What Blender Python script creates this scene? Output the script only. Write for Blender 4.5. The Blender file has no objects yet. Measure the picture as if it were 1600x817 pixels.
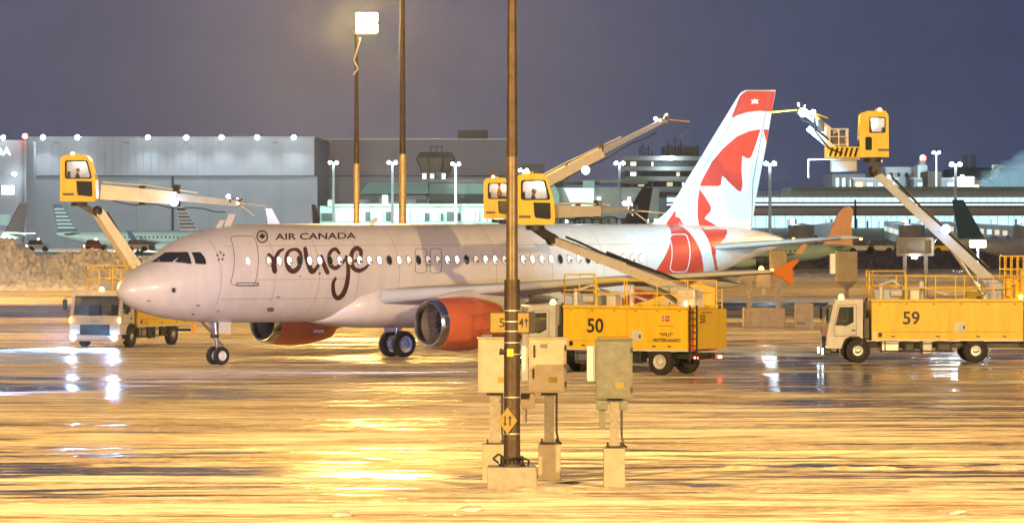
import bpy, bmesh, math, random
from mathutils import Vector, Matrix
from mathutils.geometry import tessellate_polygon
random.seed(7)
R = math.radians
S = bpy.context.scene
C = S.collection
# ------------------------------------------------------------------ camera, world, exposure
F, H, YH = 7200.0, 5.87, 350.0            # focal length in photo pixels, eye height, horizon row
cam_d = bpy.data.cameras.new('camera'); cam = bpy.data.objects.new('camera', cam_d); C.objects.link(cam)
cam.location = (0, 0, H); cam.rotation_euler = (R(90), 0, 0)
cam_d.sensor_width = 36; cam_d.lens = F / 1600 * 36; cam_d.shift_y = -(408.5 - YH) / 1600
cam_d.clip_start = 1; cam_d.clip_end = 9000
S.camera = cam
W = bpy.data.worlds.new("World"); S.world = W; W.use_nodes = True
nt = W.node_tree; nt.nodes.clear()
def _n(t, k, **kw):
    n = t.nodes.new(k)
    for a, b in kw.items(): setattr(n, a, b)
    return n
out = _n(nt, 'ShaderNodeOutputWorld'); add = _n(nt, 'ShaderNodeAddShader')
bg1 = _n(nt, 'ShaderNodeBackground'); bg2 = _n(nt, 'ShaderNodeBackground')
sky = _n(nt, 'ShaderNodeTexSky', sky_type='NISHITA', sun_disc=False)
sky.sun_elevation = R(-4); sky.sun_rotation = R(200)
bg1.inputs['Strength'].default_value = 0.05
nt.links.new(sky.outputs[0], bg1.inputs[0])
tc = _n(nt, 'ShaderNodeTexCoord'); sx = _n(nt, 'ShaderNodeSeparateXYZ')
nt.links.new(tc.outputs['Generated'], sx.inputs[0])
mr = _n(nt, 'ShaderNodeMapRange'); mr.inputs[1].default_value = -0.16; mr.inputs[2].default_value = 0.11
nt.links.new(sx.outputs[0], mr.inputs[0])
cr = _n(nt, 'ShaderNodeValToRGB'); nt.links.new(mr.outputs[0], cr.inputs[0])
e = cr.color_ramp.elements
e[0].position = 0; e[0].color = (.062, .074, .130, 1); e[1].position = 1; e[1].color = (.036, .052, .118, 1)
for p, c in ((.24, (.082, .086, .145, 1)), (.42, (.130, .120, .160, 1)), (.58, (.105, .102, .155, 1)), (.74, (.060, .074, .138, 1))):
    k = e.new(p); k.color = c
cn = _n(nt, 'ShaderNodeTexNoise'); cn.inputs['Scale'].default_value = 26; cn.inputs['Detail'].default_value = 9; cn.inputs['Roughness'].default_value = .8
nt.links.new(tc.outputs['Generated'], cn.inputs['Vector'])
cm = _n(nt, 'ShaderNodeMapRange'); cm.inputs[1].default_value = .3; cm.inputs[2].default_value = .7; cm.inputs[3].default_value = .86; cm.inputs[4].default_value = 1.14
nt.links.new(cn.outputs[0], cm.inputs[0])
mz = _n(nt, 'ShaderNodeMapRange'); mz.inputs[1].default_value = 0.0; mz.inputs[2].default_value = .5
mz.inputs[3].default_value = 1.0; mz.inputs[4].default_value = .8
nt.links.new(sx.outputs[2], mz.inputs[0])
nt.links.new(cr.outputs[0], bg2.inputs[0]); cq = _n(nt, 'ShaderNodeMath', operation='MULTIPLY'); nt.links.new(mz.outputs[0], cq.inputs[0]); nt.links.new(cm.outputs[0], cq.inputs[1]); nt.links.new(cq.outputs[0], bg2.inputs[1])
nt.links.new(bg1.outputs[0], add.inputs[0]); nt.links.new(bg2.outputs[0], add.inputs[1]); nt.links.new(add.outputs[0], out.inputs[0])
S.view_settings.view_transform = 'Standard'; S.view_settings.look = 'None'
S.view_settings.exposure = 0.18; S.view_settings.gamma = 1.0
S.view_settings.use_curve_mapping = False
S.cycles.use_denoising = True
try: S.cycles.denoiser = 'OPENIMAGEDENOISE'
except Exception: pass
S.cycles.max_bounces = 6; S.cycles.sample_clamp_indirect = 6; S.cycles.caustics_reflective = False; S.cycles.caustics_refractive = False
SODIUM = (1.0, .58, .13); COOL = (.72, .88, 1.0); BLUE = (.35, .55, 1.0)

# ------------------------------------------------------------------ helpers
def at(x, y, d): return Vector(((x - 800) * d / F, d, H - (y - YH) * d / F))
def ground_at(x, y): return at(x, y, H * F / (y - YH))

def mat(name, col, rough=.6, metal=0, var=0, vscale=2.0, bump=0, bscale=20, emit=None, es=0, coat=0, vcol=None, spec=.5, trans=0, alpha=1, st=None):
    m = bpy.data.materials.new(name); m.use_nodes = True; t = m.node_tree
    p = t.nodes['Principled BSDF']
    p.inputs['Base Color'].default_value = (*col, 1); p.inputs['Roughness'].default_value = rough
    p.inputs['Metallic'].default_value = metal; p.inputs['Specular IOR Level'].default_value = spec
    p.inputs['Coat Weight'].default_value = coat; p.inputs['Coat Roughness'].default_value = .12
    p.inputs['Transmission Weight'].default_value = trans; p.inputs['Alpha'].default_value = alpha
    if emit: p.inputs['Emission Color'].default_value = (*emit, 1); p.inputs['Emission Strength'].default_value = es
    if var or bump:
        g = _n(t, 'ShaderNodeTexCoord')
    if var:
        nz = _n(t, 'ShaderNodeTexNoise'); nz.inputs['Scale'].default_value = vscale; nz.inputs['Detail'].default_value = 8; nz.inputs['Roughness'].default_value = .65
        if st:
            mp_ = _n(t, 'ShaderNodeMapping'); mp_.inputs['Scale'].default_value = st; t.links.new(g.outputs['Object'], mp_.inputs[0]); t.links.new(mp_.outputs[0], nz.inputs['Vector'])
        else: t.links.new(g.outputs['Object'], nz.inputs['Vector'])
        r = _n(t, 'ShaderNodeValToRGB'); r.color_ramp.elements[0].position = .3; r.color_ramp.elements[1].position = .7
        c2 = vcol or tuple(c * (1 - var) for c in col)
        r.color_ramp.elements[0].color = (*c2, 1); r.color_ramp.elements[1].color = (*col, 1)
        t.links.new(nz.outputs[0], r.inputs[0]); t.links.new(r.outputs[0], p.inputs['Base Color'])
        rr = _n(t, 'ShaderNodeMapRange'); rr.inputs[3].default_value = min(1, rough * 1.25); rr.inputs[4].default_value = rough * .8
        t.links.new(nz.outputs[0], rr.inputs[0]); t.links.new(rr.outputs[0], p.inputs['Roughness'])
    if bump:
        nb = _n(t, 'ShaderNodeTexNoise'); nb.inputs['Scale'].default_value = bscale; nb.inputs['Detail'].default_value = 5
        t.links.new(g.outputs['Object'], nb.inputs['Vector'])
        b = _n(t, 'ShaderNodeBump'); b.inputs['Strength'].default_value = bump; b.inputs['Distance'].default_value = .05
        t.links.new(nb.outputs[0], b.inputs['Height']); t.links.new(b.outputs[0], p.inputs['Normal'])
    return m
def emitter(name, col, s): return mat(name, (0.8, .8, .8), .5, emit=col, es=s)

M = dict(
    rimwhite=mat('wheel_hub_white', (.75, .78, .8), .4, var=.1), white=mat('aircraft_white_paint', (.68, .665, .65),    .36, var=.14, vscale=1.6, coat=.3, st=(1.2, 1, .22)), seamgrey=mat('faint_lap_joint', (.30, .29, .28), .5),
    red=mat('aircraft_red_paint', (.60, .055, .035), .33, var=.15, vscale=1.5, coat=.4),
    tiporange=mat('wingtip_orange', (.80, .24, .03), .4), orange=mat('engine_cowl_orange', (.66, .15, .05), .38, var=.18, vscale=2, coat=.3),
    winggrey=mat('wing_grey_paint', (.56, .55, .52), .45, var=.2, vscale=1.0),
    lip=mat('bare_metal_lip', (.75, .76, .8), .2, 1.0, var=.15, vscale=4),
    steel=mat('steel', (.45, .46, .48), .35, .9, var=.2, vscale=5),
    darkmetal=mat('dark_metal', (.06, .06, .065), .45, .6, var=.3, vscale=6),
    black=mat('black_rubber', (.018, .018, .02), .75, var=.3, vscale=8),
    blackpaint=mat('black_lettering', (.02, .015, .02), .5),
    brownpaint=mat('dark_plum_lettering', (.05, .018, .022), .5),
    redpaint=mat('red_lettering', (.5, .05, .03), .5),
    outline=mat('panel_seam', (.13, .13, .14), .6),
    paleline=mat('pale_door_edge', (.7, .7, .68), .5),
    glass=mat('dark_glass', (.02, .025, .03), .08, spec=.8),
    glass2=mat('cab_glass', (.05, .07, .08), .06, spec=.8, alpha=.35),
    yellow=mat('yellow_truck_paint', (.90, .60, .02), .40, var=.24, vscale=2.2, coat=.25, st=(1.3, 1, .3), bump=.03, bscale=3),
    yellow2=mat('yellow_railing_paint', (.85, .58, .04), .45, var=.2, vscale=4),
    truckwhite=mat('white_cab_paint', (.68, .67, .66), .38, var=.28, vscale=3, coat=.2, st=(1, 1, .4)),
    greybox=mat('grey_cabinet_paint', (.19, .195, .165), .45, var=.2, vscale=6, vcol=(.12, .12, .09)),
    creambox=mat('cream_cabinet_paint', (.46, .38, .29), .5, var=.2, vscale=2.5, vcol=(.34, .27, .19), bump=.05, bscale=8),
    alubox=mat('bare_cabinet_side', (.60, .64, .68), .35, .3, var=.1),
    post=mat('galvanised_post', (.34, .30, .25), .55, .3, var=.45, vscale=5),
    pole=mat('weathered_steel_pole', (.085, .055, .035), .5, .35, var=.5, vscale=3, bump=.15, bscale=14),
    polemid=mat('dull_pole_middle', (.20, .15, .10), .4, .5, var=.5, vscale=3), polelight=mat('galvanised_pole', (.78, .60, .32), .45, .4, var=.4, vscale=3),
    concrete=mat('concrete', (.36, .33, .28), .85, var=.35, vscale=4, bump=.3, bscale=10),
    conclight=mat('pale_concrete', (.42, .35, .26), .85, var=.25, vscale=3, bump=.25, bscale=10),
    strap=mat('steel_strap', (.7, .68, .62), .35, .7),
    signyellow=mat('sign_yellow', (.32, .22, .04), .5, var=.25, vscale=6),
    boom=mat('boom_grey_paint', (.40, .45, .60), .42, .1, var=.2, vscale=2),
    boompale=mat('boom_cream_paint', (.72, .70, .69), .45, .1, var=.2, vscale=2),
    hose=mat('black_hose', (.02, .02, .02), .5),
    hangar=mat('hangar_cladding', (.26, .275, .285), .7, var=.12, vscale=.08),
    hangardoor=mat('hangar_door_sheet', (.20, .23, .24), .7, var=.15, vscale=.1),
    seam=mat('dark_seam', (.03, .035, .04), .8),
    pinkwall=mat('mauve_wall_sheet', (.26, .23, .24), .75, var=.12, vscale=.06),
    brownwall=mat('brown_plant_room', (.14, .11, .08), .8, var=.2, vscale=.5),
    termgreen=mat('green_lit_tone', (.34, .50, .44), .6, var=.12, vscale=.3),  # green of the lamp light on the terminals is put into the base colour
    termwall=mat('terminal_wall', (.30, .33, .34), .7, var=.25, vscale=.5),
    termdark=mat('terminal_dark_band', (.05, .06, .07), .6, var=.3, vscale=.7),
    concband=mat('concrete_band', (.34, .34, .31), .8, var=.2, vscale=.3),
    snowroof=mat('snowy_roof', (.6, .62, .62), .7, var=.3, vscale=.4),
    tailblue=mat('tail_navy', (.03, .05, .12), .45, var=.2), tailteal=mat('tail_teal', (.03, .12, .20), .45, var=.2),
    taildark=mat('tail_maroon_black', (.04, .02, .02), .5, var=.2), tailpeach=mat('tail_orange_peach', (.88, .48, .30), .5, var=.2),
    jetwhite=mat('parked_jet_white', (.52, .56, .55), .45, var=.15, vscale=.6), jetred=mat('stripe_red', (.5, .04, .04), .5),
    skin=mat('skin', (.55, .32, .22), .6), jacket=mat('orange_jacket', (.75, .16, .04), .8), darkcloth=mat('dark_clothing', (.03, .03, .045), .85),
    reddark=mat('tower_dark', (.20, .17, .13), .75, var=.3, vscale=.5),
)
E_ = dict(work=emitter('boom_lamp_and_fin_fill', (.50, .75, 1), 22),
    sodium=emitter('sodium_lamp', (1, .72, .30), 60), cool=emitter('cool_floodlight', (.70, .90, 1), 70),
    head=emitter('blue_white_headlight', (.30, .60, 1), 220), amber=emitter('amber_beacon', (1, .30, .03), 45),
    redl=emitter('red_lamp', (1, .06, .03), 45), cabin=emitter('cabin_window_light', (1.0, .98, .95), 1.1),
    cabin2=emitter('cabin_window_light_dim', (.9, .8, .65), .38),
    cyan=emitter('cyan_lit_glazing_and_facade', (.42, .88, .95), 1.25), mint=emitter('mint_lit_glazing', (.50, .95, .82), .8),
    warmw=emitter('warm_lit_window', (1, .8, .5), .7), whitew=emitter('white_lit_window_and_wall', (.85, .95, 1), 1.4),
    bluew=emitter('blue_lit_window', (.3, .55, .95), .7),
)

def obj(name, bm, m, parent=None, smooth=False, mats=None):
    bmesh.ops.recalc_face_normals(bm, faces=bm.faces)
    me = bpy.data.meshes.new(name); bm.to_mesh(me); bm.free()
    for k in (mats or [m]): me.materials.append(k)
    if smooth:
        for p in me.polygons: p.use_smooth = True
        try: me.set_sharp_from_angle(angle=R(38))
        except Exception: pass
    o = bpy.data.objects.new(name, me); C.objects.link(o)
    if parent: o.parent = parent
    return o
def thing(name, label, cat, loc=(0, 0, 0), rz=0, group=None, scale=1):
    o = bpy.data.objects.new(name, None); C.objects.link(o); o.location = loc; o.rotation_euler = (0, 0, rz); o.scale = (scale,) * 3
    o.empty_display_size = .3
    o['label'] = label; o['category'] = cat
    if group: o['group'] = group
    return o
def tag(o, label, cat, group=None, kind=None):
    if label: o['label'] = label
    if cat: o['category'] = cat
    if group: o['group'] = group
    if kind: o['kind'] = kind
    return o
def BM(): return bmesh.new()
def box(bm, c, s, rz=0, bev=0, mx=None):
    r = bmesh.ops.create_cube(bm, size=1)
    v = r['verts']
    bmesh.ops.scale(bm, vec=s, verts=v)
    if bev:
        ed = list({e for q in v for e in q.link_edges})
        rb = bmesh.ops.bevel(bm, geom=ed, offset=bev, segments=2, affect='EDGES', profile=.5)
        v = list({q for f in rb['faces'] for q in f.verts} | {q for q in v if q.is_valid})
    if rz: bmesh.ops.rotate(bm, cent=(0, 0, 0), matrix=Matrix.Rotation(rz, 3, 'Z'), verts=v)
    bmesh.ops.translate(bm, vec=c, verts=v)
    if mx is not None: bmesh.ops.transform(bm, matrix=mx, verts=v)
    return v
def box2(bm, x0, x1, y0, y1, z0, z1, bev=0): return box(bm, ((x0 + x1) / 2, (y0 + y1) / 2, (z0 + z1) / 2), (abs(x1 - x0), abs(y1 - y0), abs(z1 - z0)), bev=bev)
def cyl(bm, a, b, r0, r1=None, n=12, cap=True):
    a, b = Vector(a), Vector(b); r1 = r0 if r1 is None else r1
    d = (b - a).normalized(); q = d.to_track_quat('Z', 'Y').to_matrix()
    ra, rb = [], []
    for i in range(n):
        t = 2 * math.pi * i / n; u = q @ Vector((math.cos(t), math.sin(t), 0))
        ra.append(bm.verts.new(a + u * r0)); rb.append(bm.verts.new(b + u * r1))
    for i in range(n): bm.faces.new((ra[i], ra[(i + 1) % n], rb[(i + 1) % n], rb[i]))
    if cap: bm.faces.new(ra[::-1]); bm.faces.new(rb)
def beam(bm, a, b, w, h, w2=None, h2=None):
    a, b = Vector(a), Vector(b); d = (b - a).normalized()
    up = Vector((0, 0, 1)); s = d.cross(up)
    if s.length < 1e-3: s = Vector((1, 0, 0))
    s.normalize(); u = s.cross(d)
    w2 = w2 or w; h2 = h2 or h; A, B = [], []
    for i, j in ((-1, -1), (1, -1), (1, 1), (-1, 1)):
        A.append(bm.verts.new(a + s * i * w / 2 + u * j * h / 2)); B.append(bm.verts.new(b + s * i * w2 / 2 + u * j * h2 / 2))
    for i in range(4): bm.faces.new((A[i], A[(i + 1) % 4], B[(i + 1) % 4], B[i]))
    bm.faces.new(A[::-1]); bm.faces.new(B)
def tube(bm, pts, r, n=8):
    for a, b in zip(pts, pts[1:]): cyl(bm, a, b, r, n=n)
def sphere(bm, c, r, sc=(1, 1, 1), seg=16):
    q = bmesh.ops.create_uvsphere(bm, u_segments=seg, v_segments=seg // 2 + 2, radius=r)['verts']
    bmesh.ops.scale(bm, vec=sc, verts=q); bmesh.ops.translate(bm, vec=c, verts=q)
def loft(bm, rings, closed=True, cap0=True, cap1=True, mi=0):
    vs = [[bm.verts.new(p) for p in r] for r in rings]; fs = []
    for a, b in zip(vs, vs[1:]):
        n = len(a)
        for i in range(n if closed else n - 1):
            f = bm.faces.new((a[i], a[(i + 1) % n], b[(i + 1) % n], b[i])); f.material_index = mi; fs.append(f)
    if cap0: bm.faces.new(vs[0][::-1])
    if cap1: bm.faces.new(vs[-1])
    return fs
def lathe(bm, prof, axis0, axdir, n=32, cap=False):
    d = Vector(axdir).normalized(); q = d.to_track_quat('Z', 'Y').to_matrix(); o = Vector(axis0); rings = []
    for x, r in prof: rings.append([o + d * x + q @ Vector((math.cos(2 * math.pi * i / n) * r, math.sin(2 * math.pi * i / n) * r, 0)) for i in range(n)])
    loft(bm, rings, cap0=cap, cap1=cap)
def plate(bm, outer, holes, to3, t):
    """flat plate with holes: 2-D loops, to3(u, v, w) maps to 3-D, thickness t along w"""
    loops = [outer] + list(holes)
    polys = [[Vector((u, v, 0)) for u, v in l] for l in loops]
    tris = tessellate_polygon(polys); flat = [p for l in loops for p in l]
    lo = [bm.verts.new(to3(u, v, 0)) for u, v in flat]; hi = [bm.verts.new(to3(u, v, t)) for u, v in flat]
    for a, b, c in tris:
        try: bm.faces.new((lo[a], lo[b], lo[c])); bm.faces.new((hi[c], hi[b], hi[a]))
        except ValueError: pass
    k = 0
    for l in loops:
        n = len(l)
        for i in range(n):
            a, b = k + i, k + (i + 1) % n
            bm.faces.new((lo[a], lo[b], hi[b], hi[a]))
        k += n
def rrect(x0, x1, y0, y1, r, n=4):
    p = []
    for cx, cy, a0 in ((x1 - r, y1 - r, 0), (x0 + r, y1 - r, 90), (x0 + r, y0 + r, 180), (x1 - r, y0 + r, 270)):
        for i in range(n + 1):
            a = R(a0 + 90 * i / n); p.append((cx + r * math.cos(a), cy + r * math.sin(a)))
    return p
def text2d(s, bold=0.0):
    """letters of a string as 2-D triangles, scaled so the box is 0..1 wide, 0..1 high; also the aspect"""
    cu = bpy.data.curves.new('t', 'FONT'); cu.body = s; cu.size = 1; cu.offset = bold; cu.resolution_u = 4
    o = bpy.data.objects.new('t', cu); C.objects.link(o)
    bpy.context.view_layer.update(); dg = bpy.context.evaluated_depsgraph_get()
    me = o.evaluated_get(dg).to_mesh(); me.calc_loop_triangles()
    V = [(v.co.x, v.co.y) for v in me.vertices]; T = [tuple(t.vertices) for t in me.loop_triangles]
    x0, x1 = min(v[0] for v in V), max(v[0] for v in V); y0, y1 = min(v[1] for v in V), max(v[1] for v in V)
    o.evaluated_get(dg).to_mesh_clear(); bpy.data.objects.remove(o); bpy.data.curves.remove(cu)
    return [((a - x0) / (x1 - x0), (b - y0) / (y1 - y0)) for a, b in V], T, (x1 - x0) / (y1 - y0)
def text_on(bm, s, to3, x0, z0, h, w=None, bold=.01):
    V, T, asp = text2d(s, bold); w = w or h * asp
    vs = [bm.verts.new(to3(x0 + u * w, z0 + v * h, 0)) for u, v in V]
    hi = [bm.verts.new(to3(x0 + u * w, z0 + v * h, .004)) for u, v in V]
    for a, b, c in T:
        try: bm.faces.new((hi[a], hi[b], hi[c]))
        except ValueError: pass
    bmesh.ops.delete(bm, geom=vs, context='VERTS')
def spot(name, loc, target, power, col, size=R(90), blend=.6, r=.3, parent=None, typ='SPOT'):
    l = bpy.data.lights.new(name, typ); l.energy = power; l.color = col; l.shadow_soft_size = r
    if typ == 'SPOT': l.spot_size = size; l.spot_blend = blend
    o = bpy.data.objects.new(name, l); C.objects.link(o)
    o.location = loc
    if target is not None: o.rotation_euler = (Vector(target) - Vector(loc)).to_track_quat('-Z', 'Y').to_euler()
    if parent:
        bpy.context.view_layer.update()
        o.matrix_world = Matrix.LocRotScale(Vector(loc), o.rotation_euler, None); mw = o.matrix_world.copy()
        o.parent = parent; o.matrix_parent_inverse = parent.matrix_world.inverted(); o.matrix_world = mw
    return o

# ------------------------------------------------------------------ ground
def ground_material():
    m = bpy.data.materials.new('wet_icy_apron'); m.use_nodes = True; t = m.node_tree; p = t.nodes['Principled BSDF']
    g = _n(t, 'ShaderNodeTexCoord')
    def noise(sc, det=6, rough=.6, stretch=(1, 1, 1), dist=0):
        mp = _n(t, 'ShaderNodeMapping'); mp.inputs['Scale'].default_value = stretch
        t.links.new(g.outputs['Object'], mp.inputs[0])
        n = _n(t, 'ShaderNodeTexNoise'); n.inputs['Scale'].default_value = sc; n.inputs['Detail'].default_value = det
        n.inputs['Roughness'].default_value = rough; n.inputs['Distortion'].default_value = dist
        t.links.new(mp.outputs[0], n.inputs['Vector']); return n.outputs[0]
    def math_(op, a, b=None, clamp=False):
        n = _n(t, 'ShaderNodeMath', operation=op, use_clamp=clamp)
        for i, v in enumerate((a, b)):
            if v is None: continue
            if isinstance(v, (int, float)): n.inputs[i].default_value = v
            else: t.links.new(v, n.inputs[i])
        return n.outputs[0]
    def rng(v, a, b, c=0, d=1, sm=False):
        n = _n(t, 'ShaderNodeMapRange')
        if sm: n.interpolation_type = 'SMOOTHSTEP'
        t.links.new(v, n.inputs[0])
        for i, q in enumerate((a, b, c, d)): n.inputs[i + 1].default_value = q
        return n.outputs[0]
    sp = _n(t, 'ShaderNodeSeparateXYZ'); t.links.new(g.outputs['Object'], sp.inputs[0]); X, Y = sp.outputs[0], sp.outputs[1]
    big = noise(.05, 4, .55, (.35, 1, 1), .4); mid = noise(.33, 8, .7, (.22, 1.0, 1), .9); fine = noise(1.5, 7, .75, (.25, 1.0, 1), .7)
    mix = math_('ADD', math_('MULTIPLY', big, .27), math_('ADD', math_('MULTIPLY', mid, .45), math_('MULTIPLY', fine, .28)))
    # ploughed and puddled pad to the right, snowier near edge
    wetx = rng(X, 3, 12, 0, 1, True); wety = math_('MULTIPLY', rng(Y, 134, 152, 0, 1, True), rng(Y, 230, 190, 0, 1, True))
    mix = math_('SUBTRACT', mix, math_('MULTIPLY', math_('MULTIPLY', wetx, wety), .07))
    mix = math_('ADD', mix, rng(Y, 150, 100, 0, .02, True))
    mix = math_('ADD', mix, rng(Y, 230, 330, 0, .05, True))
    # curved tyre tracks pressed through the slush
    tm = _n(t, 'ShaderNodeMapping'); tm.inputs['Rotation'].default_value = (0, 0, R(82)); tm.inputs['Scale'].default_value = (.10, .10, .10); t.links.new(g.outputs['Object'], tm.inputs[0])
    tw = _n(t, 'ShaderNodeTexWave', bands_direction='X'); tw.inputs['Scale'].default_value = .9; tw.inputs['Distortion'].default_value = 7; tw.inputs['Detail'].default_value = 1.5; tw.inputs['Detail Scale'].default_value = .6; t.links.new(tm.outputs[0], tw.inputs['Vector'])
    mix = math_('SUBTRACT', mix, math_('MULTIPLY', rng(tw.outputs[1], .955, .99, 0, 1), .035))
    snow = rng(mix, .462, .492, 0, 1, True)
    slush = rng(mix, .43, .48, 0, 1, True)
    c1 = _n(t, 'ShaderNodeMix', data_type='RGBA'); c1.inputs[6].default_value = (.035, .030, .028, 1); c1.inputs[7].default_value = (.30, .22, .13, 1)
    t.links.new(slush, c1.inputs[0]); t.links.new(c1.outputs[2], p.inputs['Base Color'])
    t.links.new(rng(slush, 0, 1, .17, .62), p.inputs['Roughness'])
    grain = noise(4.0, 6, .75, (.3, 1, 1), .6)
    b = _n(t, 'ShaderNodeBump'); b.inputs['Distance'].default_value = .03
    t.links.new(rng(slush, 0, 1, .16, .8), b.inputs['Strength'])
    t.links.new(math_('ADD', grain, math_('MULTIPLY', mid, 2)), b.inputs['Height'])
    t.links.new(b.outputs[0], p.inputs['Normal'])
    cs_ = _n(t, 'ShaderNodeValToRGB'); t.links.new(math_('ADD', math_('MULTIPLY', mid, .42), math_('ADD', math_('MULTIPLY', grain, .28), math_('MULTIPLY', fine, .30))), cs_.inputs[0])
    cs_.color_ramp.elements[0].position = .44; cs_.color_ramp.elements[0].color = (.26, .17, .08, 1); cs_.color_ramp.elements[1].position = .56; cs_.color_ramp.elements[1].color = (.80, .73, .58, 1)
    df = _n(t, 'ShaderNodeBsdfDiffuse'); df.inputs['Roughness'].default_value = 1; t.links.new(cs_.outputs[0], df.inputs[0])
    b2 = _n(t, 'ShaderNodeBump'); b2.inputs['Distance'].default_value = .10; b2.inputs['Strength'].default_value = .6
    t.links.new(math_('ADD', grain, math_('MULTIPLY', fine, 2)), b2.inputs['Height']); t.links.new(b2.outputs[0], df.inputs['Normal'])
    mx = _n(t, 'ShaderNodeMixShader'); t.links.new(snow, mx.inputs[0]); t.links.new(p.outputs[0], mx.inputs[1]); t.links.new(df.outputs[0], mx.inputs[2])
    t.links.new(mx.outputs[0], t.nodes['Material Output'].inputs[0])
    return m
bm = BM(); v = [bm.verts.new(q) for q in ((-2500, -200, 0), (2500, -200, 0), (2500, 6000, 0), (-2500, 6000, 0))]; bm.faces.new(v)
tag(obj('ground', bm, ground_material()), None, None, kind='structure')

snowm = mat('dirty_piled_snow', (.84, .80, .74), .8, var=.5, vscale=1.8, vcol=(.48, .43, .37), bump=.8, bscale=2.2)
snowd = mat('dark_unlit_snow', (.20, .165, .13), .9, var=.6, vscale=.6, vcol=(.07, .055, .045), bump=.9, bscale=1)  # berm snow made dark in its colour because it lies unlit
from mathutils import noise as mn
def bank(name, x0, x1, y0, y1, hf, m, label, nx=160, ny=22, rough=.35, fs=.5):
    bm = BM(); V = []
    for j in range(ny + 1):
        row = []
        for i in range(nx + 1):
            x = x0 + (x1 - x0) * i / nx; v_ = j / ny; y = y0 + (y1 - y0) * v_
            z = hf(x) * math.sin(math.pi * min(1, v_ * 1.0)) ** .6 if 0 < j < ny else -.3
            if 0 < j < ny:
                q = Vector((x, y * .8, 1.7)); z += rough * (.55 * mn.fractal(q * fs, 1, 2, 3) + .42 * (.5 - abs(mn.noise(q * 1.6 + Vector((.3 * mn.noise(q * 4), 0, 0))) * 2.2)) + .30 * mn.turbulence(q * 2.6, 3, True) + .16 * mn.cell(q * 2.3 + Vector((mn.noise(q * 2), mn.noise(q * 2.2), 0)) * .5))
            row.append(bm.verts.new((x, y, z)))
        V.append(row)
    for j in range(ny):
        for i in range(nx): bm.faces.new((V[j][i], V[j][i + 1], V[j + 1][i + 1], V[j + 1][i]))
    return tag(obj(name, bm, m), label, None, kind='structure')
def hl(x):
    px = x * F / 440 + 800
    z = 2.55 - .3 * math.sin(px * .03) + .25 * math.sin(px * .011 + 1)
    if px < 60: z += min(1.5, (60 - px) * .035)
    return z
bank('snow_bank', -62, -2, 430, 452, hl, snowm, None, 460, 64, .85, .8)
bank('snow_ridge', -62, -8, 405, 412, lambda x: .8, snowm, None, 400, 24, .5, .9)
bank('snowy_berm', 18, 110, 600, 640, lambda x: 2.6 + .3 * math.sin(x * .1), snowd, None, 420, 40, .55, .5)
bank('low_snow_windrow', 12, 110, 470, 480, lambda x: .75, snowm, None, 240, 8, .25, .5)
bank('low_snow_ridge', -4, 14, 500, 515, lambda x: 1.2, snowm, None, 60, 8, .3, .5)
wind = mat('ploughed_snow_crust', (.84, .74, .55), .9, var=.5, vscale=3, vcol=(.42, .29, .15), bump=.7, bscale=5)
def drift(name, x0, x1, yc, wd_, h_, seed):
    def hf(x): e_ = min(1, (x - x0) / 2.5, (x1 - x) / 2.5); return max(.001, h_ * e_ * (.6 + .5 * mn.noise(Vector((x * .6, seed, 0)))))
    bm = BM(); V = []; nx = int((x1 - x0) * 7); ny = 14
    for j in range(ny + 1):
        row = []
        for i in range(nx + 1):
            x = x0 + (x1 - x0) * i / nx; u = j / ny; y = yc + .5 * mn.noise(Vector((x * .18, seed, 3))) * 2 + wd_ * (u - .5) * (.7 + .5 * mn.noise(Vector((x * .3, seed, 7))))
            z = hf(x) * (math.sin(math.pi * u) + .7 * mn.fractal(Vector((x * 1.6, y * 3, seed)), 1, 2, 4)) - .006 if 0 < j < ny else -.02
            row.append(bm.verts.new((x, y, z)))
        V.append(row)
    for j in range(ny):
        for i in range(nx): bm.faces.new((V[j][i], V[j][i + 1], V[j + 1][i + 1], V[j + 1][i]))
    tag(obj(name, bm, wind), None, None, kind='structure')
for i, (a_, b_, yc, wd_, h_) in enumerate(((-3, 9, 101.6, 2.4, .10), (3, 16, 110.5, .8, .12), (2.5, 14, 121, 4.5, .07), (-14, -2, 115, 2.2, .06), (-13, -4, 131, 2.5, .07), (-15, 1, 97.5, 1.4, .07), (4, 15, 94.5, 1.3, .07), (5, 17, 104, 1.0, .07), (-6, 2, 124, 1.6, .06), (-18, -6, 104.5, 1.1, .06), (2, 11, 133, 1.6, .06))): drift('snow_windrow', a_, b_, yc, wd_, h_, i * 3.7)
bm = BM(); box2(bm, 14, 120, 330, 345, -.2, .004); tag(obj('access_road', bm, mat('dark_wet_road', (.04, .04, .04), .35, var=.4, vscale=.5)), None, None, kind='structure')
# ------------------------------------------------------------------ airliner (local X runs aft, -Y is the side towards the camera)
TH, AD, AX = .700, 189.17, -16.17
jet = thing('airliner', 'large white airliner with red tail and orange engines being de-iced in the middle', 'airliner', (AX, AD, 0), TH)
cT, sT = math.cos(TH), math.sin(TH)
def loc_at(x, y, P):
    k = (x - 800) / F; X = (k * (AD - P * cT) - AX - P * sT) / (cT - k * sT)
    return X, H - (y - YH) * (AD + X * sT - P * cT) / F
TOP = [(0, 3.1), (.12, 3.36), (.4, 3.68), (.9, 4.02), (1.6, 4.36), (2.2, 4.72), (2.9, 5.12), (3.7, 5.42), (4.8, 5.68), (6.2, 5.84), (7.5, 5.87), (29.5, 5.87), (33, 5.80), (35.5, 5.62), (37.3, 5.30), (37.57, 5.18)]
BOT = [(0, 3.1), (.12, 2.86), (.4, 2.62), (.9, 2.36), (1.8, 2.09), (3, 1.89), (4.5, 1.77), (6, 1.73), (24.0, 1.73), (26.5, 1.95), (29, 2.45), (32, 3.25), (35, 4.15), (37.3, 4.85), (37.57, 4.98)]
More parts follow.
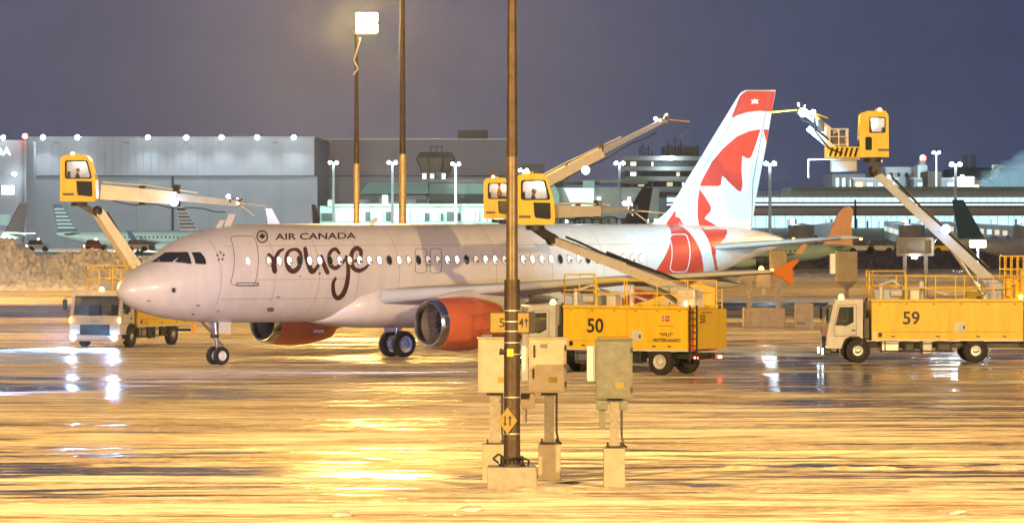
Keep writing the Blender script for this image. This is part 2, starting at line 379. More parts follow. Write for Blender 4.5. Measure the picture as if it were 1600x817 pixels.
HWD = [(0, .02), (.12, .32), (.4, .62), (.9, .95), (1.6, 1.27), (2.4, 1.52), (3.4, 1.74), (4.6, 1.90), (6, 1.965), (7.5, 1.975), (24.5, 1.975), (28, 1.86), (31, 1.52), (34, .95), (36.5, .42), (37.57, .12)]
def interp(T, x):
    if x <= T[0][0]: return T[0][1]
    for i in range(len(T) - 1):
        a, b = T[i], T[i + 1]
        if x <= b[0]:
            # monotone-ish cubic
            m = (b[1] - a[1]) / (b[0] - a[0])
            m0 = m if i == 0 else (T[i][1] - T[i - 1][1]) / (T[i][0] - T[i - 1][0])
            m2 = m if i + 2 >= len(T) else (T[i + 2][1] - b[1]) / (T[i + 2][0] - b[0])
            ta = 0 if m0 * m <= 0 else 2 * m0 * m / (m0 + m); tb = 0 if m * m2 <= 0 else 2 * m * m2 / (m + m2)
            h = b[0] - a[0]; t = (x - a[0]) / h
            return ((2 * t**3 - 3 * t * t + 1) * a[1] + (t**3 - 2 * t * t + t) * h * ta + (-2 * t**3 + 3 * t * t) * b[1] + (t**3 - t * t) * h * tb)
    return T[-1][1]
def sec(X): t, b, w = interp(TOP, X), interp(BOT, X), interp(HWD, X); return (t + b) / 2, max(.01, (t - b) / 2), max(.01, w)
def side(X, Z, off=.012):
    """point on the near side of the body at station X and height Z"""
    zc, rz, ry = sec(X); s = max(-.985, min(.985, (Z - zc) / rz)); c = math.sqrt(1 - s * s)
    n = Vector((0, -c / ry, s / rz)).normalized()
    return Vector((X, -ry * c, zc + rz * s)) + n * off
def px2side(x, y):
    P = 1.9
    for _ in range(8):
        X, Z = loc_at(x, y, P); X = max(.05, min(37.5, X)); zc, rz, ry = sec(X)
        s = max(-.985, min(.985, (Z - zc) / rz)); P = ry * math.sqrt(1 - s * s)
    return X, Z
stations = [0.0, .03, .08, .15, .25, .4, .55, .75, 1.0, 1.3, 1.6, 1.9, 2.2, 2.6, 3, 3.5, 4, 4.6, 5.3, 6, 6.8, 7.6, 9, 11, 13, 15, 17, 19, 21, 23, 24.5, 25.5, 26.5, 27.5, 28.5, 29.5, 30.5, 31.5, 32.5, 33.5, 34.5, 35.5, 36.3, 37, 37.4, 37.57]
dense = []
for a, b in zip(stations, stations[1:]):
    k = max(1, math.ceil((b - a) / .5)); dense += [a + (b - a) * i / k for i in range(k)]
dense.append(37.57)
bm = BM()
rings = []
for X in dense:
    zc, rz, ry = sec(X); rings.append([(X, ry * math.cos(2 * math.pi * i / 72), zc + rz * math.sin(2 * math.pi * i / 72)) for i in range(72)])
loft(bm, rings)
fus = obj('fuselage', bm, M['white'], jet, smooth=True)

def decal(name, polys, m, parent, off=.012, holes=(), pxs=True, fine=.22, label=None):
    bm = BM()
    if pxs: polys = [[px2side(*q) for q in p] for p in polys]; holes = [[px2side(*q) for q in p] for p in holes]
    for p in polys:
        loops = [p] + list(holes); flat = [q for l in loops for q in l]
        tr = tessellate_polygon([[Vector((a, b, 0)) for a, b in l] for l in loops])
        vs = [bm.verts.new((a, 0, b)) for a, b in flat]
        for t in tr:
            try: bm.faces.new([vs[i] for i in t])
            except ValueError: pass
    for _ in range(6):
        lg = [e_ for e_ in bm.edges if e_.calc_length() > fine]
        if not lg: break
        bmesh.ops.subdivide_edges(bm, edges=lg, cuts=1); bmesh.ops.triangulate(bm, faces=[f for f in bm.faces if len(f.verts) > 3])
    for v_ in bm.verts: v_.co = side(v_.co.x, v_.co.z, off)
    o = obj(name, bm, m, parent, smooth=False)
    if label: o['label'] = label
    return o
def ribbon(pts, widths, n=6):
    """a brush stroke through pixel points as an outline polygon (Catmull-Rom)"""
    P = [Vector(p) for p in pts]; Q = []; Wd = []
    for i in range(len(P) - 1):
        p0, p1, p2, p3 = P[max(0, i - 1)], P[i], P[i + 1], P[min(len(P) - 1, i + 2)]
        for k in range(n):
            t = k / n
            Q.append(.5 * ((2 * p1) + (p2 - p0) * t + (2 * p0 - 5 * p1 + 4 * p2 - p3) * t * t + (-p0 + 3 * p1 - 3 * p2 + p3) * t**3))
            Wd.append(widths[i] * (1 - t) + widths[i + 1] * t)
    Q.append(P[-1]); Wd.append(widths[-1])
    return Q, Wd
def strokes(name, SS, m, parent, off=.014):
    bm = BM()
    for pts, wd in SS:
        Q, Wd = ribbon(pts, wd); prev = None
        for i, q in enumerate(Q):
            d = (Q[min(i + 1, len(Q) - 1)] - Q[max(i - 1, 0)]).normalized(); nrm = Vector((-d.y, d.x)); row = []
            for k in (-1, -.5, 0, .5, 1):
                a = q + nrm * Wd[i] / 2 * k; X, Z = px2side(a.x, a.y); row.append(bm.verts.new(side(X, Z, off + .0004 * (len(bm.verts) % 3))))
            if prev:
                for a, b, c, d_ in zip(prev, prev[1:], row[1:], row): bm.faces.new((a, b, c, d_))
            prev = row
        for c_, w_ in ((Q[0], Wd[0]), (Q[-1], Wd[-1])):
            f = []
            for k in range(12):
                a = c_ + Vector((math.cos(k * math.pi / 6), math.sin(k * math.pi / 6))) * w_ * .49; X, Z = px2side(a.x, a.y); f.append(bm.verts.new(side(X, Z, off + .002)))
            bm.faces.new(f)
    return obj(name, bm, m, parent)
def zz(ox, oy, s): return lambda L: [(ox + a / s, oy + b / s) for a, b in L]
z4 = zz(380, 340, 4.084); z3 = zz(170, 330, 4.084); z7 = zz(980, 120, 3.403); z8 = zz(980, 330, 4.084); z6 = zz(720, 240, 3.404)
# title lettering
def wd(L): return [a * 1.2 / 4.084 for a in L]
SS = [(z4([(163, 238), (178, 262), (192, 300), (200, 342)]), wd([20, 30, 30, 26])), (z4([(198, 300), (208, 255), (228, 218), (255, 203)]), wd([12, 20, 18, 12])),
      (z4([(222, 250), (236, 268), (230, 288), (214, 292)]), wd([8, 12, 10, 5])),
      (z4([(345, 207), (318, 204), (285, 222), (274, 270), (290, 325), (320, 342), (352, 318), (368, 268), (362, 228), (345, 207)]), wd([20, 16, 18, 22, 26, 28, 24, 20, 18, 20])), (z4([(345, 208), (368, 222)]), wd([14, 10])),
      (z4([(394, 198), (403, 255), (425, 322), (440, 345), (470, 318), (500, 262)]), wd([20, 24, 28, 26, 18, 14])), (z4([(498, 246), (510, 290), (536, 350)]), wd([16, 24, 24])),
      (z4([(612, 228), (590, 203), (562, 212), (545, 250), (556, 302), (588, 322), (625, 296), (655, 262)]), wd([14, 20, 18, 18, 24, 22, 16, 12])),
      (z4([(656, 250), (667, 300), (668, 370), (655, 440), (632, 492), (600, 512), (577, 482), (573, 420), (588, 386)]), wd([16, 20, 22, 24, 26, 24, 22, 18, 14])),
      (z4([(690, 282), (722, 274), (748, 250), (748, 212), (722, 196), (696, 218), (688, 270), (700, 318), (735, 338), (772, 325), (800, 300)]), wd([10, 14, 18, 22, 24, 22, 24, 24, 24, 18, 10]))]
strokes('title_lettering', SS, M['brownpaint'], fus)
def px_text(name, s, x0, x1, yb, yt, m, parent, bold=.0, yb1=None):
    V, T, asp = text2d(s, bold); bm = BM()
    yb1 = yb if yb1 is None else yb1; vs = []
    for u, v in V:
        x = x0 + u * (x1 - x0); b = yb + (yb1 - yb) * u; y = b + (yt - yb) * v; X, Z = px2side(x, y); vs.append(bm.verts.new(side(X, Z, .014)))
    for t_ in T:
        try: bm.faces.new([vs[i] for i in t_])
        except ValueError: pass
    return obj(name, bm, m, parent)
px_text('operator_lettering', 'AIR CANADA', 430, 556, 375.2, 365.2, M['brownpaint'], fus, .015, 373.5)
px_text('small_lettering', 'AIR CANADA', 953, 1004, 418.5, 413.5, M['outline'], fus, .01, 421)
def leaf(cx, cy, r):
    P = [(0, 1), (.18, .62), (.42, .72), (.34, .30), (.62, .52), (.70, .36), (.98, .38), (.82, .10), (.94, 0), (.50, -.32), (.56, -.50), (.07, -.42), (.05, -.9), (-.05, -.9), (-.07, -.42), (-.56, -.50), (-.50, -.32), (-.94, 0), (-.82, .10), (-.98, .38), (-.70, .36), (-.62, .52), (-.34, .30), (-.42, .72), (-.18, .62)]
    return [(cx + a * r * .82, cy - b * r) for a, b in P]
cx, cy = 409.5, 370
ring_o = [(cx + 10 * .9 * math.cos(k * math.pi / 14), cy + 10 * math.sin(k * math.pi / 14)) for k in range(28)]; ring_i = [(cx + 7.9 * .9 * math.cos(k * math.pi / 14), cy + 7.9 * math.sin(k * math.pi / 14)) for k in range(28)]
decal('roundel_ring', [ring_o], M['brownpaint'], fus, holes=[ring_i]); decal('roundel_leaf', [leaf(cx, cy, 6)], M['brownpaint'], fus)
cx, cy = z3([(712, 288)])[0]
kites = []
for k in range(5):
    a = R(90 + 72 * k); f = lambda r, t: (cx + r * 8 * .85 * math.cos(a + t), cy - r * 8 * math.sin(a + t)); kites.append([f(1.0, .38), f(1.05, -.1), f(.5, -.55), f(.45, .2)])
decal('alliance_emblem', kites, M['outline'], fus)
# red body bands
z5b = z8
band1 = z8([(245, 84), (272, 110), (281, 150), (275, 200), (252, 262), (215, 330), (168, 397), (100, 452), (20, 520), (-60, 575), (-120, 610), (60, 640), (300, 640), (470, 560), (492, 470), (485, 380), (480, 320), (464, 248), (430, 182), (392, 132), (360, 106), (330, 93)])
decal('red_body_band', [band1], M['red'], fus, off=.010)
band2 = z8([(468, 104), (500, 118), (560, 112), (635, 118), (638, 135), (622, 172), (600, 200), (574, 214), (566, 240), (562, 290), (572, 345), (580, 378), (560, 372), (552, 330), (540, 270), (528, 215), (508, 165), (485, 128)])
decal('red_rear_patch', [band2], M['red'], fus, off=.010)
# cockpit glazing
for k, q in enumerate(([(228, 322), (262, 278), (290, 258), (282, 272), (248, 318)], [(262, 326), (312, 264), (428, 260), (405, 318), (398, 326)], [(416, 326), (450, 262), (500, 260), (528, 338)], [(552, 336), (526, 264), (582, 262), (608, 290), (620, 320), (618, 340)])):
    decal('cockpit_window', [z3(q)], M['glass'], fus, off=.014, fine=.12)
# doors
def rpx(x0, x1, y0, y1, r, sk=0): return [(a - sk * (b - y0) / (y1 - y0), b) for a, b in rrect(x0, x1, y0, y1, r)]
def door_(name, x0, x1, y0, y1, r, m, w=.9, sk=0):
    o = decal(name, [rpx(x0, x1, y0, y1, r, sk)], M['white'] if name != 'rear_door' else M['red'], fus, off=.016)
    decal('door_outline', [rpx(x0, x1, y0, y1, r, sk)], m, o, off=.019, holes=[rpx(x0 + w, x1 - w, y0 + w, y1 - w, r * .8, sk)]); return o
d1 = door_('front_door', 360, 399, 369, 446, 6, M['outline'], 1.0)
decal('door_sill_bumper', [rpx(368, 404, 441, 447, 2.5)], M['outline'], d1, off=.03, holes=[rpx(370, 402, 442.5, 445, 1.1)])
o = decal('rear_door', [rpx(1046, 1075, 366, 425, 7)], M['red'], fus, off=.014)
decal('door_outline', [rpx(1046, 1075, 366, 425, 7)], M['paleline'], o, off=.018, holes=[rpx(1047.2, 1073.8, 367.2, 424, 6)])
for x0 in (648, 671):
    o = decal('overwing_exit', [rpx(x0, x0 + 18.5, 388, 427, 5)], M['white'], fus, off=.014)
    decal('door_outline', [rpx(x0, x0 + 18.5, 388, 427, 5)], M['outline'], o, off=.018, holes=[rpx(x0 + .9, x0 + 17.6, 388.9, 426.1, 4.2)])
# cabin windows: one every 0.533 m
Z0 = 4.33; Xw = loc_at(421, 405, 1.95)[0]; skip = [loc_at(a, 405, 1.95)[0] for a in (657, 680)]
xs = []; X = Xw
while X < loc_at(1014, 401, 1.95)[0] + .1: xs.append(X); X += .533
for i, X in enumerate(xs):
    o_ = [(X + .155 * math.cos(k * math.pi / 8), Z0 + .215 * math.sin(k * math.pi / 8)) for k in range(16)]
    w_ = decal('window', [o_], M['outline'], fus, off=.022, pxs=False, fine=.5)
    i_ = [(X + .122 * math.cos(k * math.pi / 8), Z0 - .0 + .178 * math.sin(k * math.pi / 8)) for k in range(16)]
    sh = random.random()
    decal('pane', [i_], E_['cabin'] if sh > .42 else (E_['cabin2'] if sh > .12 else M['glass']), w_, off=.026, pxs=False, fine=.5)
    if .12 < sh < .75:
        zs = Z0 - .178 + .356 * random.uniform(.2, .5)
        decal('window_shade', [[(X - .03, Z0 - .15), (X + .10, Z0 - .11), (X + .11, zs + .02), (X - .02, zs)]], M['outline'], w_, off=.030, pxs=False, fine=.5)
decal('door_window', [[(loc_at(388, 404, 1.9)[0] + .09 * math.cos(k * math.pi / 5), Z0 + .15 * math.sin(k * math.pi / 5)) for k in range(10)]], E_['cabin'], d1, off=.024, pxs=False)
# hatches, sensors
for q, nm in ((rpx(266, 276, 448.5, 457.5, 1), 'probe_plate'), (rpx(417, 428, 480, 486.5, 3), 'outflow_valve'), (rpx(432, 437, 463, 465, .5), 'vent'), (rpx(497, 501, 425.5, 429, 1.2), 'vent'), (rpx(229, 235, 468.5, 470.3, .5), 'vent'), (rpx(307, 312, 476, 478, .5), 'vent'), (rpx(299, 304, 489.5, 491.5, .5), 'vent'), (rpx(338, 343, 485.5, 487, .5), 'vent'), (rpx(467, 470, 430.5, 432.5, .5), 'vent')):
    decal(nm, [q], M['outline'] if nm != 'probe_plate' else M['winggrey'], fus, off=.014)
decal('probe', [rpx(268.3, 273.7, 450, 456.5, 1)], M['blackpaint'], fus, off=.02)
# fuselage joint lines
for X in (3.9, 6.6, 8.9, 11.0, 13.2, 18.6, 21.8, 24.8, 27.4, 33.0):
    decal('skin_joint', [[(X, sec(X)[1] * -.6 + sec(X)[0]), (X + .022, sec(X)[1] * -.6 + sec(X)[0]), (X + .022, 5.8), (X, 5.8)]], M['seamgrey'], fus, off=.006, pxs=False)
for Z_, xa, xb in ((4.95, 4.4, 28.5), (3.55, 4.4, 10.6), (2.75, 4.0, 10.2)):
    decal('lap_joint', [[(xa, Z_), (xb, Z_), (xb, Z_ + .018), (xa, Z_ + .018)]], M['seamgrey'], fus, off=.006, pxs=False)
# antennas
for X, h, ln, m_ in ((loc_at(336, 352, 0)[0], .36, .25, 'white'), (loc_at(350, 350, 0)[0], .55, .32, 'white'), (loc_at(576, 350, 0)[0], .3, .3, 'white')):
    bm = BM(); zc, rz, ry = sec(X); zt = zc + rz - .03
    plate(bm, [(X, zt), (X + ln, zt), (X + ln + .28, zt + h), (X + .26, zt + h)], [], lambda u, v_, w: Vector((u, w - .02, v_)), .04); obj('antenna', bm, M[m_], jet)
# belly fairing
bm = BM(); rings = []
for X, w_, zb, zt in ((10.0, .3, 1.70, 1.9), (10.5, 1.2, 1.62, 2.8), (11.3, 1.85, 1.52, 3.25), (12.5, 2.10, 1.44, 3.5), (15, 2.16, 1.40, 3.45), (17.5, 2.15, 1.42, 3.3), (19.5, 2.05, 1.50, 3.0), (21, 1.7, 1.62, 2.6), (22.2, .6, 1.72, 2.0)):
    zc = (zb + zt) / 2; rz = (zt - zb) / 2; rr = []
    for i in range(40):
        a = 2 * math.pi * i / 40; c_, s_ = math.cos(a), math.sin(a)
        rr.append((X, w_ * math.copysign(abs(c_) ** .75, c_), zc + rz * math.copysign(abs(s_) ** .8, s_)))
    rings.append(rr)
loft(bm, rings); bf = obj('belly_fairing', bm, M['white'], jet, smooth=True)
# wings
def airfoil(n=14, t=.12):
    up, lo = [], []
    for i in range(n + 1):
        x = (1 - math.cos(math.pi * i / n)) / 2; y = 5 * t * (.2969 * math.sqrt(x) - .126 * x - .3516 * x * x + .2843 * x**3 - .1036 * x**4)
        c_ = .02 * math.sin(math.pi * x); up.append((x, y + c_)); lo.append((x, -y + c_))
    return up[::-1] + lo[1:-1]
def wing_surface(name, secs, m, parent, sgn, incl=0, vertical=False, t=.12):
    bm = BM(); af = airfoil(t=t); rings = []
    for P, xl, ch, z in secs:
        rings.append([(xl + ch * a, sgn * P, z + ch * b - incl * ch * (a - .3)) for a, b in af])
    loft(bm, rings); return obj(name, bm, m, parent, smooth=True)
WS = [(1.2, 11.7, 7.2, 2.62), (2.1, 12.3, 6.6, 2.72), (4.2, 13.5, 5.2, 2.92), (6.4, 14.6, 4.0, 3.10), (11, 17.0, 2.85, 3.50), (15, 19.5, 1.9, 3.78), (16.95, 20.75, 1.45, 3.90)]
for sg in (-1, 1):
    wg = wing_surface('wing', WS, M['winggrey'], jet, sg, incl=.035)
    bm = BM(); rings = []
    for P, xl, ch, z in WS[1:]:
        rings.append([(xl - .02 * ch + .07 * ch * a * 0 + ch * .085 * (1 - math.cos(t_)) / 2 - .012 * ch, sg * P, z + .012 * ch + ch * .047 * math.sin(t_)) for a, t_ in ((0, 2 * math.pi * k / 12) for k in range(12))])
    loft(bm, rings); obj('slat', bm, M['jetwhite'], wg, smooth=True)
    for P in (4.4, 7.9, 11.0, 13.8):
        xl, ch, z = [interp([(w[0], w[k]) for w in WS], P) for k in (1, 2, 3)]
        bm = BM(); L = 1.0 + ch * .55; x0 = xl + ch * .52; rings = []
        for k in range(11):
            u = k / 10; r_ = .20 * math.sin(math.pi * min(1, u * .95 + .04)) ** .6; rings.append([(x0 + u * L, sg * P + r_ * .75 * math.cos(a), z - .22 - .10 * u + r_ * 1.2 * math.sin(a)) for a in (2 * math.pi * j / 12 for j in range(12))])
        loft(bm, rings); obj('flap_fairing', bm, M['winggrey'], wg, smooth=True)
    bm = BM(); pr = [(20.75, 3.90), (21.9, 4.34), (22.35, 4.40), (22.3, 4.30), (21.98, 4.05), (22.02, 3.40), (21.88, 3.38), (21.4, 3.62)]
    plate(bm, pr, [], lambda u, v_, w: Vector((u, sg * (16.93) + w, v_)), .07 * sg); obj('wingtip_fence', bm, M['tiporange'], wg)
    bm = BM(); sphere(bm, (20.9, sg * 16.9, 3.95), .07); obj('wingtip_lamp', bm, E_['amber'], wg)
# tailplanes
for sg in (-1, 1):
    wing_surface('tailplane', [(.3, 31.3, 3.9, 4.70), (1.2, 31.9, 3.4, 4.80), (3.6, 33.6, 2.5, 5.02), (6.15, 35.2, 1.45, 5.24)], M['jetwhite'], jet, sg, t=.10)
# fin: outline traced, thickness real
def fpx(L): return [loc_at(x, y, 0) for x, y in L]
FO = fpx(z7([(110, 792), (150, 768), (200, 728), (236, 690), (262, 640), (592, 100), (606, 84), (628, 72), (790, 72), (765, 210), (745, 330), (690, 620), (655, 835), (380, 850), (200, 830)]))
zmx = max(p[1] for p in FO)
def fin_half(X, Z):
    u = max(0, min(1, (Z - 5.8) / (zmx - 5.8))); xl = FO[4][0] + (FO[5][0] - FO[4][0]) * max(0, (Z - FO[4][1]) / (FO[5][1] - FO[4][1])); ch = 5.2 - 3.1 * u
    t = (X - xl) / ch; b = .28 * (1 - .55 * u)
    if t < 0: return max(.03, .10 - .03 * abs(t) * ch)
    return max(.02, b * 2.2 * (.2969 * math.sqrt(t) - .126 * t - .3516 * t * t + .2843 * t**3 - .1036 * t**4) / .3) if t < 1 else .02
def fin_sheet(polys, name, m, parent, off, both, holes=(), fine=.3, lab=None):
    bm = BM()
    for sg in ((-1, 1) if both else (-1,)):
        b2 = BM()
        for p in polys:
            loops = [p] + list(holes); flat = [q for l in loops for q in l]
            vs = [b2.verts.new((a, 0, b)) for a, b in flat]
            for t in tessellate_polygon([[Vector((a, b, 0)) for a, b in l] for l in loops]):
                try: b2.faces.new([vs[i] for i in t])
                except ValueError: pass
        for _ in range(6):
            lg = [e_ for e_ in b2.edges if e_.calc_length() > fine]
            if not lg: break
            bmesh.ops.subdivide_edges(b2, edges=lg, cuts=1); bmesh.ops.triangulate(b2, faces=[f for f in b2.faces if len(f.verts) > 3])
        bnd = {v_ for e_ in b2.edges if e_.is_boundary for v_ in e_.verts}
        for v_ in b2.verts:
            h_ = fin_half(v_.co.x, v_.co.z) + off; v_.co.y = sg * (0 if (both and v_ in bnd) else h_)
        me = bpy.data.meshes.new('x'); b2.to_mesh(me); b2.free(); bm.from_mesh(me); bpy.data.meshes.remove(me)
    if both: bmesh.ops.remove_doubles(bm, verts=bm.verts, dist=.002)
    o = obj(name, bm, m, parent, smooth=True)
    if lab: o['label'] = lab
    return o
fin = fin_sheet([FO], 'tail_fin', M['white'], jet, 0, True)
for L in ([(545, 220), (592, 110), (606, 92), (628, 78), (784, 78), (766, 188), (700, 182), (630, 190), (580, 205)],
          [(372, 582), (382, 555), (400, 520), (440, 450), (500, 380), (570, 320), (640, 290), (705, 280), (680, 360), (655, 425), (635, 437), (603, 420), (600, 500), (608, 580), (598, 612), (580, 605), (540, 570), (493, 525), (485, 575), (470, 582)],
          [(722, 280), (750, 282), (738, 350)],
          [(370, 595), (400, 640), (430, 690), (428, 715), (400, 745), (395, 755), (440, 780), (490, 815), (370, 815), (358, 740), (360, 660)],
          [(262, 690), (245, 712), (195, 790), (225, 822), (310, 822), (280, 770), (264, 730)]):
    fin_sheet([fpx(z7(L))], 'red_leaf_panel', M['red'], fin, .012, False)
fin_sheet([fpx(z7([(648, 122), (662, 126), (668, 116), (676, 124), (690, 122), (686, 134), (690, 146), (668, 142), (650, 146), (654, 134)]))], 'fin_emblem', M['white'], fin, .02, False, fine=.5)
a_, b_ = z7([(600, 108), (262, 648)]); 
fin_sheet([fpx([(b_[0] + 6, b_[1] + 3), (a_[0] + 6, a_[1] + 3), (a_[0] + 7, a_[1] + 3), (b_[0] + 7, b_[1] + 3)])], 'fin_leading_seam', M['outline'], fin, .012, False)
fin_sheet([fpx(z7([(752, 78), (755, 78), (668, 560), (660, 800), (657, 800), (664, 560)]))], 'rudder_hinge_line', M['outline'], fin, .014, False)
bm = BM(); sphere(bm, (37.5, 0, 5.1), .12, (1.6, 1, 1)); obj('apu_exhaust', bm, M['darkmetal'], jet)
# engines
for sg in (-1, 1):
    ex, ez, ey = 11.72, 1.70, sg * 5.75; o0 = (ex, ey, ez)
    bm = BM(); lathe(bm, [(.34, 1.035), (.8, 1.10), (1.5, 1.14), (2.3, 1.12), (3.1, .98), (3.55, .86), (3.56, .80), (3.0, .84)], o0, (1, 0, 0), 40); cw = obj('engine_cowl', bm, M['orange'], jet, smooth=True)
    bm = BM(); lathe(bm, [(.34, 1.037), (.15, 1.01), (.03, .965), (0, .93), (.02, .88), (.12, .845), (.3, .835)], o0, (1, 0, 0), 40); obj('inlet_lip', bm, M['lip'], cw, smooth=True)
    bm = BM(); lathe(bm, [(.3, .835), (.6, .85), (1.25, .87), (1.26, .02)], o0, (1, 0, 0), 40); obj('inlet_duct', bm, M['post'], cw, smooth=True)
    bm = BM()
    for k in range(24):
        a = 2 * math.pi * k / 24; u = Vector((0, math.cos(a), math.sin(a))); w = Vector((0, -math.sin(a), math.cos(a))); c0 = Vector(o0)
        q = [c0 + Vector((1.0, 0, 0)) + u * .26, c0 + Vector((1.14, 0, 0)) + u * .26 + w * .10, c0 + Vector((1.16, 0, 0)) + u * .84 + w * .16, c0 + Vector((1.02, 0, 0)) + u * .84 - w * .02]
        f = [bm.verts.new(p) for p in q]; bm.faces.new(f)
    obj('fan_blades', bm, M['darkmetal'], cw)
    bm = BM(); lathe(bm, [(.72, .01), (.8, .09), (1.0, .22), (1.2, .28)], o0, (1, 0, 0), 24); obj('spinner', bm, M['darkmetal'], cw, smooth=True)
    bm = BM(); lathe(bm, [(2.6, .7), (3.4, .62), (4.1, .46), (4.3, .40), (4.28, .3), (4.75, .06), (4.76, .01)], o0, (1, 0, 0), 32); obj('exhaust_nozzle', bm, M['steel'], cw, smooth=True)
    bm = BM(); rings = []
    for X, z0_, z1_, w_ in ((12.2, 2.78, 2.84, .06), (13.2, 2.7, 3.02, .2), (14.6, 2.3, 3.15, .24), (16.0, 2.2, 3.05, .2), (17.2, 2.6, 2.95, .05)): rings.append([(X, ey - w_, z0_), (X, ey + w_, z0_), (X, ey + w_ * .7, z1_), (X, ey - w_ * .7, z1_)])
    loft(bm, rings); obj('pylon', bm, M['winggrey'], cw)
    bm = BM(); plate(bm, rrect(-.28, .28, -.06, .06, .03), [], lambda u, v_, w: Vector((ex + 2.3 + u, ey - 1.06 - w * 1, ez - .52 + v_)), .02)
    obj('cowl_marking', bm, M['paleline'], cw)
# landing gear
def wheel_on(parent, c, r, w, ax, rimm='steel', bolts=8, name='wheel', rimw=.6):
    bm = BM(); a = Vector(ax).normalized(); h = w / 2
    lathe(bm, [(-h * .75, r * rimw), (-h, r * (rimw + .12)), (-h * .95, r * .9), (-h * .6, r * .985), (0, r), (h * .6, r * .985), (h * .95, r * .9), (h, r * (rimw + .12)), (h * .75, r * rimw)], c, a, 28); wl = obj(name, bm, M['black'], parent, smooth=True)
    bm = BM(); lathe(bm, [(-h * .7, r * rimw), (-h * .55, r * rimw * .86), (-h * .25, r * rimw * .8), (-h * .2, r * .3), (-h * .6, r * .24), (-h * .62, .01)], c, a, 24)
    lathe(bm, [(h * .7, r * rimw), (h * .55, r * rimw * .86), (h * .25, r * rimw * .8), (h * .2, r * .3), (h * .6, r * .24), (h * .62, .01)], c, a, 24)
    obj('rim', bm, M[rimm], wl, smooth=True)
    bm = BM(); u = a.orthogonal().normalized(); v_ = a.cross(u)
    for k in range(bolts):
        t = 2 * math.pi * k / bolts; q = Vector(c) + (u * math.cos(t) + v_ * math.sin(t)) * r * .42
        for s in (-1, 1): cyl(bm, q + a * s * h * .18, q + a * s * h * .35, r * .045, n=6)
    obj('wheel_bolts', bm, M['darkmetal'], wl); return wl
gx = 5.07
bm = BM(); cyl(bm, (gx, 0, .38), (gx - .12, 0, 1.95), .07, .10); cyl(bm, (gx, -.27, .38), (gx, .27, .38), .05); cyl(bm, (gx - .07, 0, 1.1), (gx - .12, 0, 1.9), .12); gear = obj('nose_gear', bm, M['lip'], jet, smooth=True)
bm = BM(); cyl(bm, (gx - .08, 0, 1.15), (gx - .95, 0, 1.9), .05); cyl(bm, (gx, -.12, 1.0), (gx + .28, 0, .75), .03); cyl(bm, (gx + .28, 0, .75), (gx, 0, .45), .03); obj('drag_strut', bm, M['steel'], gear)
bm = BM()
for s in (-1, 1): box(bm, (gx + .12, s * .34, 1.62), (.62, .03, .62))
obj('gear_door', bm, M['white'], gear)
bm = BM(); cyl(bm, (gx - .14, -.14, 1.2), (gx - .22, -.14, 1.2), .08, .09); cyl(bm, (gx - .14, .14, 1.2), (gx - .22, .14, 1.2), .08, .09); obj('taxi_lamp', bm, M['glass'], gear)
for s in (-1, 1): wheel_on(gear, (gx, s * .25, .38), .38, .22, (0, 1, 0), 'rimwhite', rimw=.55)
for sg in (-1, 1):
    mx, my = 17.71, sg * 3.795; bm = BM()
    cyl(bm, (mx, my, .585), (mx - .05, my, 2.9), .11, .15); cyl(bm, (mx, my - .5, .585), (mx, my + .5, .585), .08); mg = obj('main_gear', bm, M['lip'], jet, smooth=True)
    bm = BM(); cyl(bm, (mx, my, 1.5), (mx, my - sg * 1.5, 2.4), .07); cyl(bm, (mx, my, 1.3), (mx + .4, my, .95), .04); cyl(bm, (mx + .4, my, .95), (mx, my, .7), .04); obj('side_strut', bm, M['steel'], mg)
    bm = BM(); box(bm, (mx, my + sg * .3, 1.75), (1.0, .04, 1.3)); obj('gear_door', bm, M['white'], mg)
    for s in (-1, 1): wheel_on(mg, (mx, my + s * .46, .585), .585, .42, (0, 1, 0), 'rimwhite', rimw=.62)
# ------------------------------------------------------------------ de-icing trucks (local X runs from the front bumper aft, -Y is the side towards the camera)
def side3(y):      # 2-D (x, z) on the -Y side, w outward
    return lambda u, v_, w: Vector((u, y - w, v_))
def rail(bm, pts, z0, z1, r=.028, posts=True, mid=True, step=1.05):
    tube(bm, [(x, y, z1) for x, y in pts], r, 6)
    if mid: tube(bm, [(x, y, (z0 + z1) / 2) for x, y in pts], r * .8, 6)
    for (xa, ya), (xb, yb) in zip(pts, pts[1:]):
        n = max(1, round(math.hypot(xb - xa, yb - ya) / step))
        for k in range(n + 1): t = k / n; cyl(bm, (xa + (xb - xa) * t, ya + (yb - ya) * t, z0), (xa + (xb - xa) * t, ya + (yb - ya) * t, z1), r, n=6)
def truck_wheel(parent, x, y, r=.52, w=.30, rim='boompale'):
    s = -1 if y < 0 else 1
    bm = BM(); lathe(bm, [(-w / 2, r * .55), (-w / 2, r * .8), (-w * .42, r * .96), (-w * .3, r), (w * .3, r), (w * .42, r * .96), (w / 2, r * .8), (w / 2, r * .55)], (x, y, r), (0, 1, 0), 28); wl = obj('wheel', bm, M['black'], parent, smooth=True)
    bm = BM(); lathe(bm, [(w * .42, r * .60), (w * .46, r * .54), (w * .30, r * .46), (w * .16, r * .40), (w * .14, r * .24), (w * .52, r * .22), (w * .56, r * .16), (w * .58, .01)], (x, y, r), (0, s, 0), 24); rm_ = obj('rim', bm, M[rim], wl, smooth=True)
    bm = BM()
    for k in range(10):
        t = 2 * math.pi * k / 10; c_ = (x + math.cos(t) * r * .32, y + s * w * .12, r + math.sin(t) * r * .32); cyl(bm, c_, (c_[0], y + s * w * .28, c_[2]), .022, n=6)
    obj('wheel_nuts', bm, M['steel'], wl)
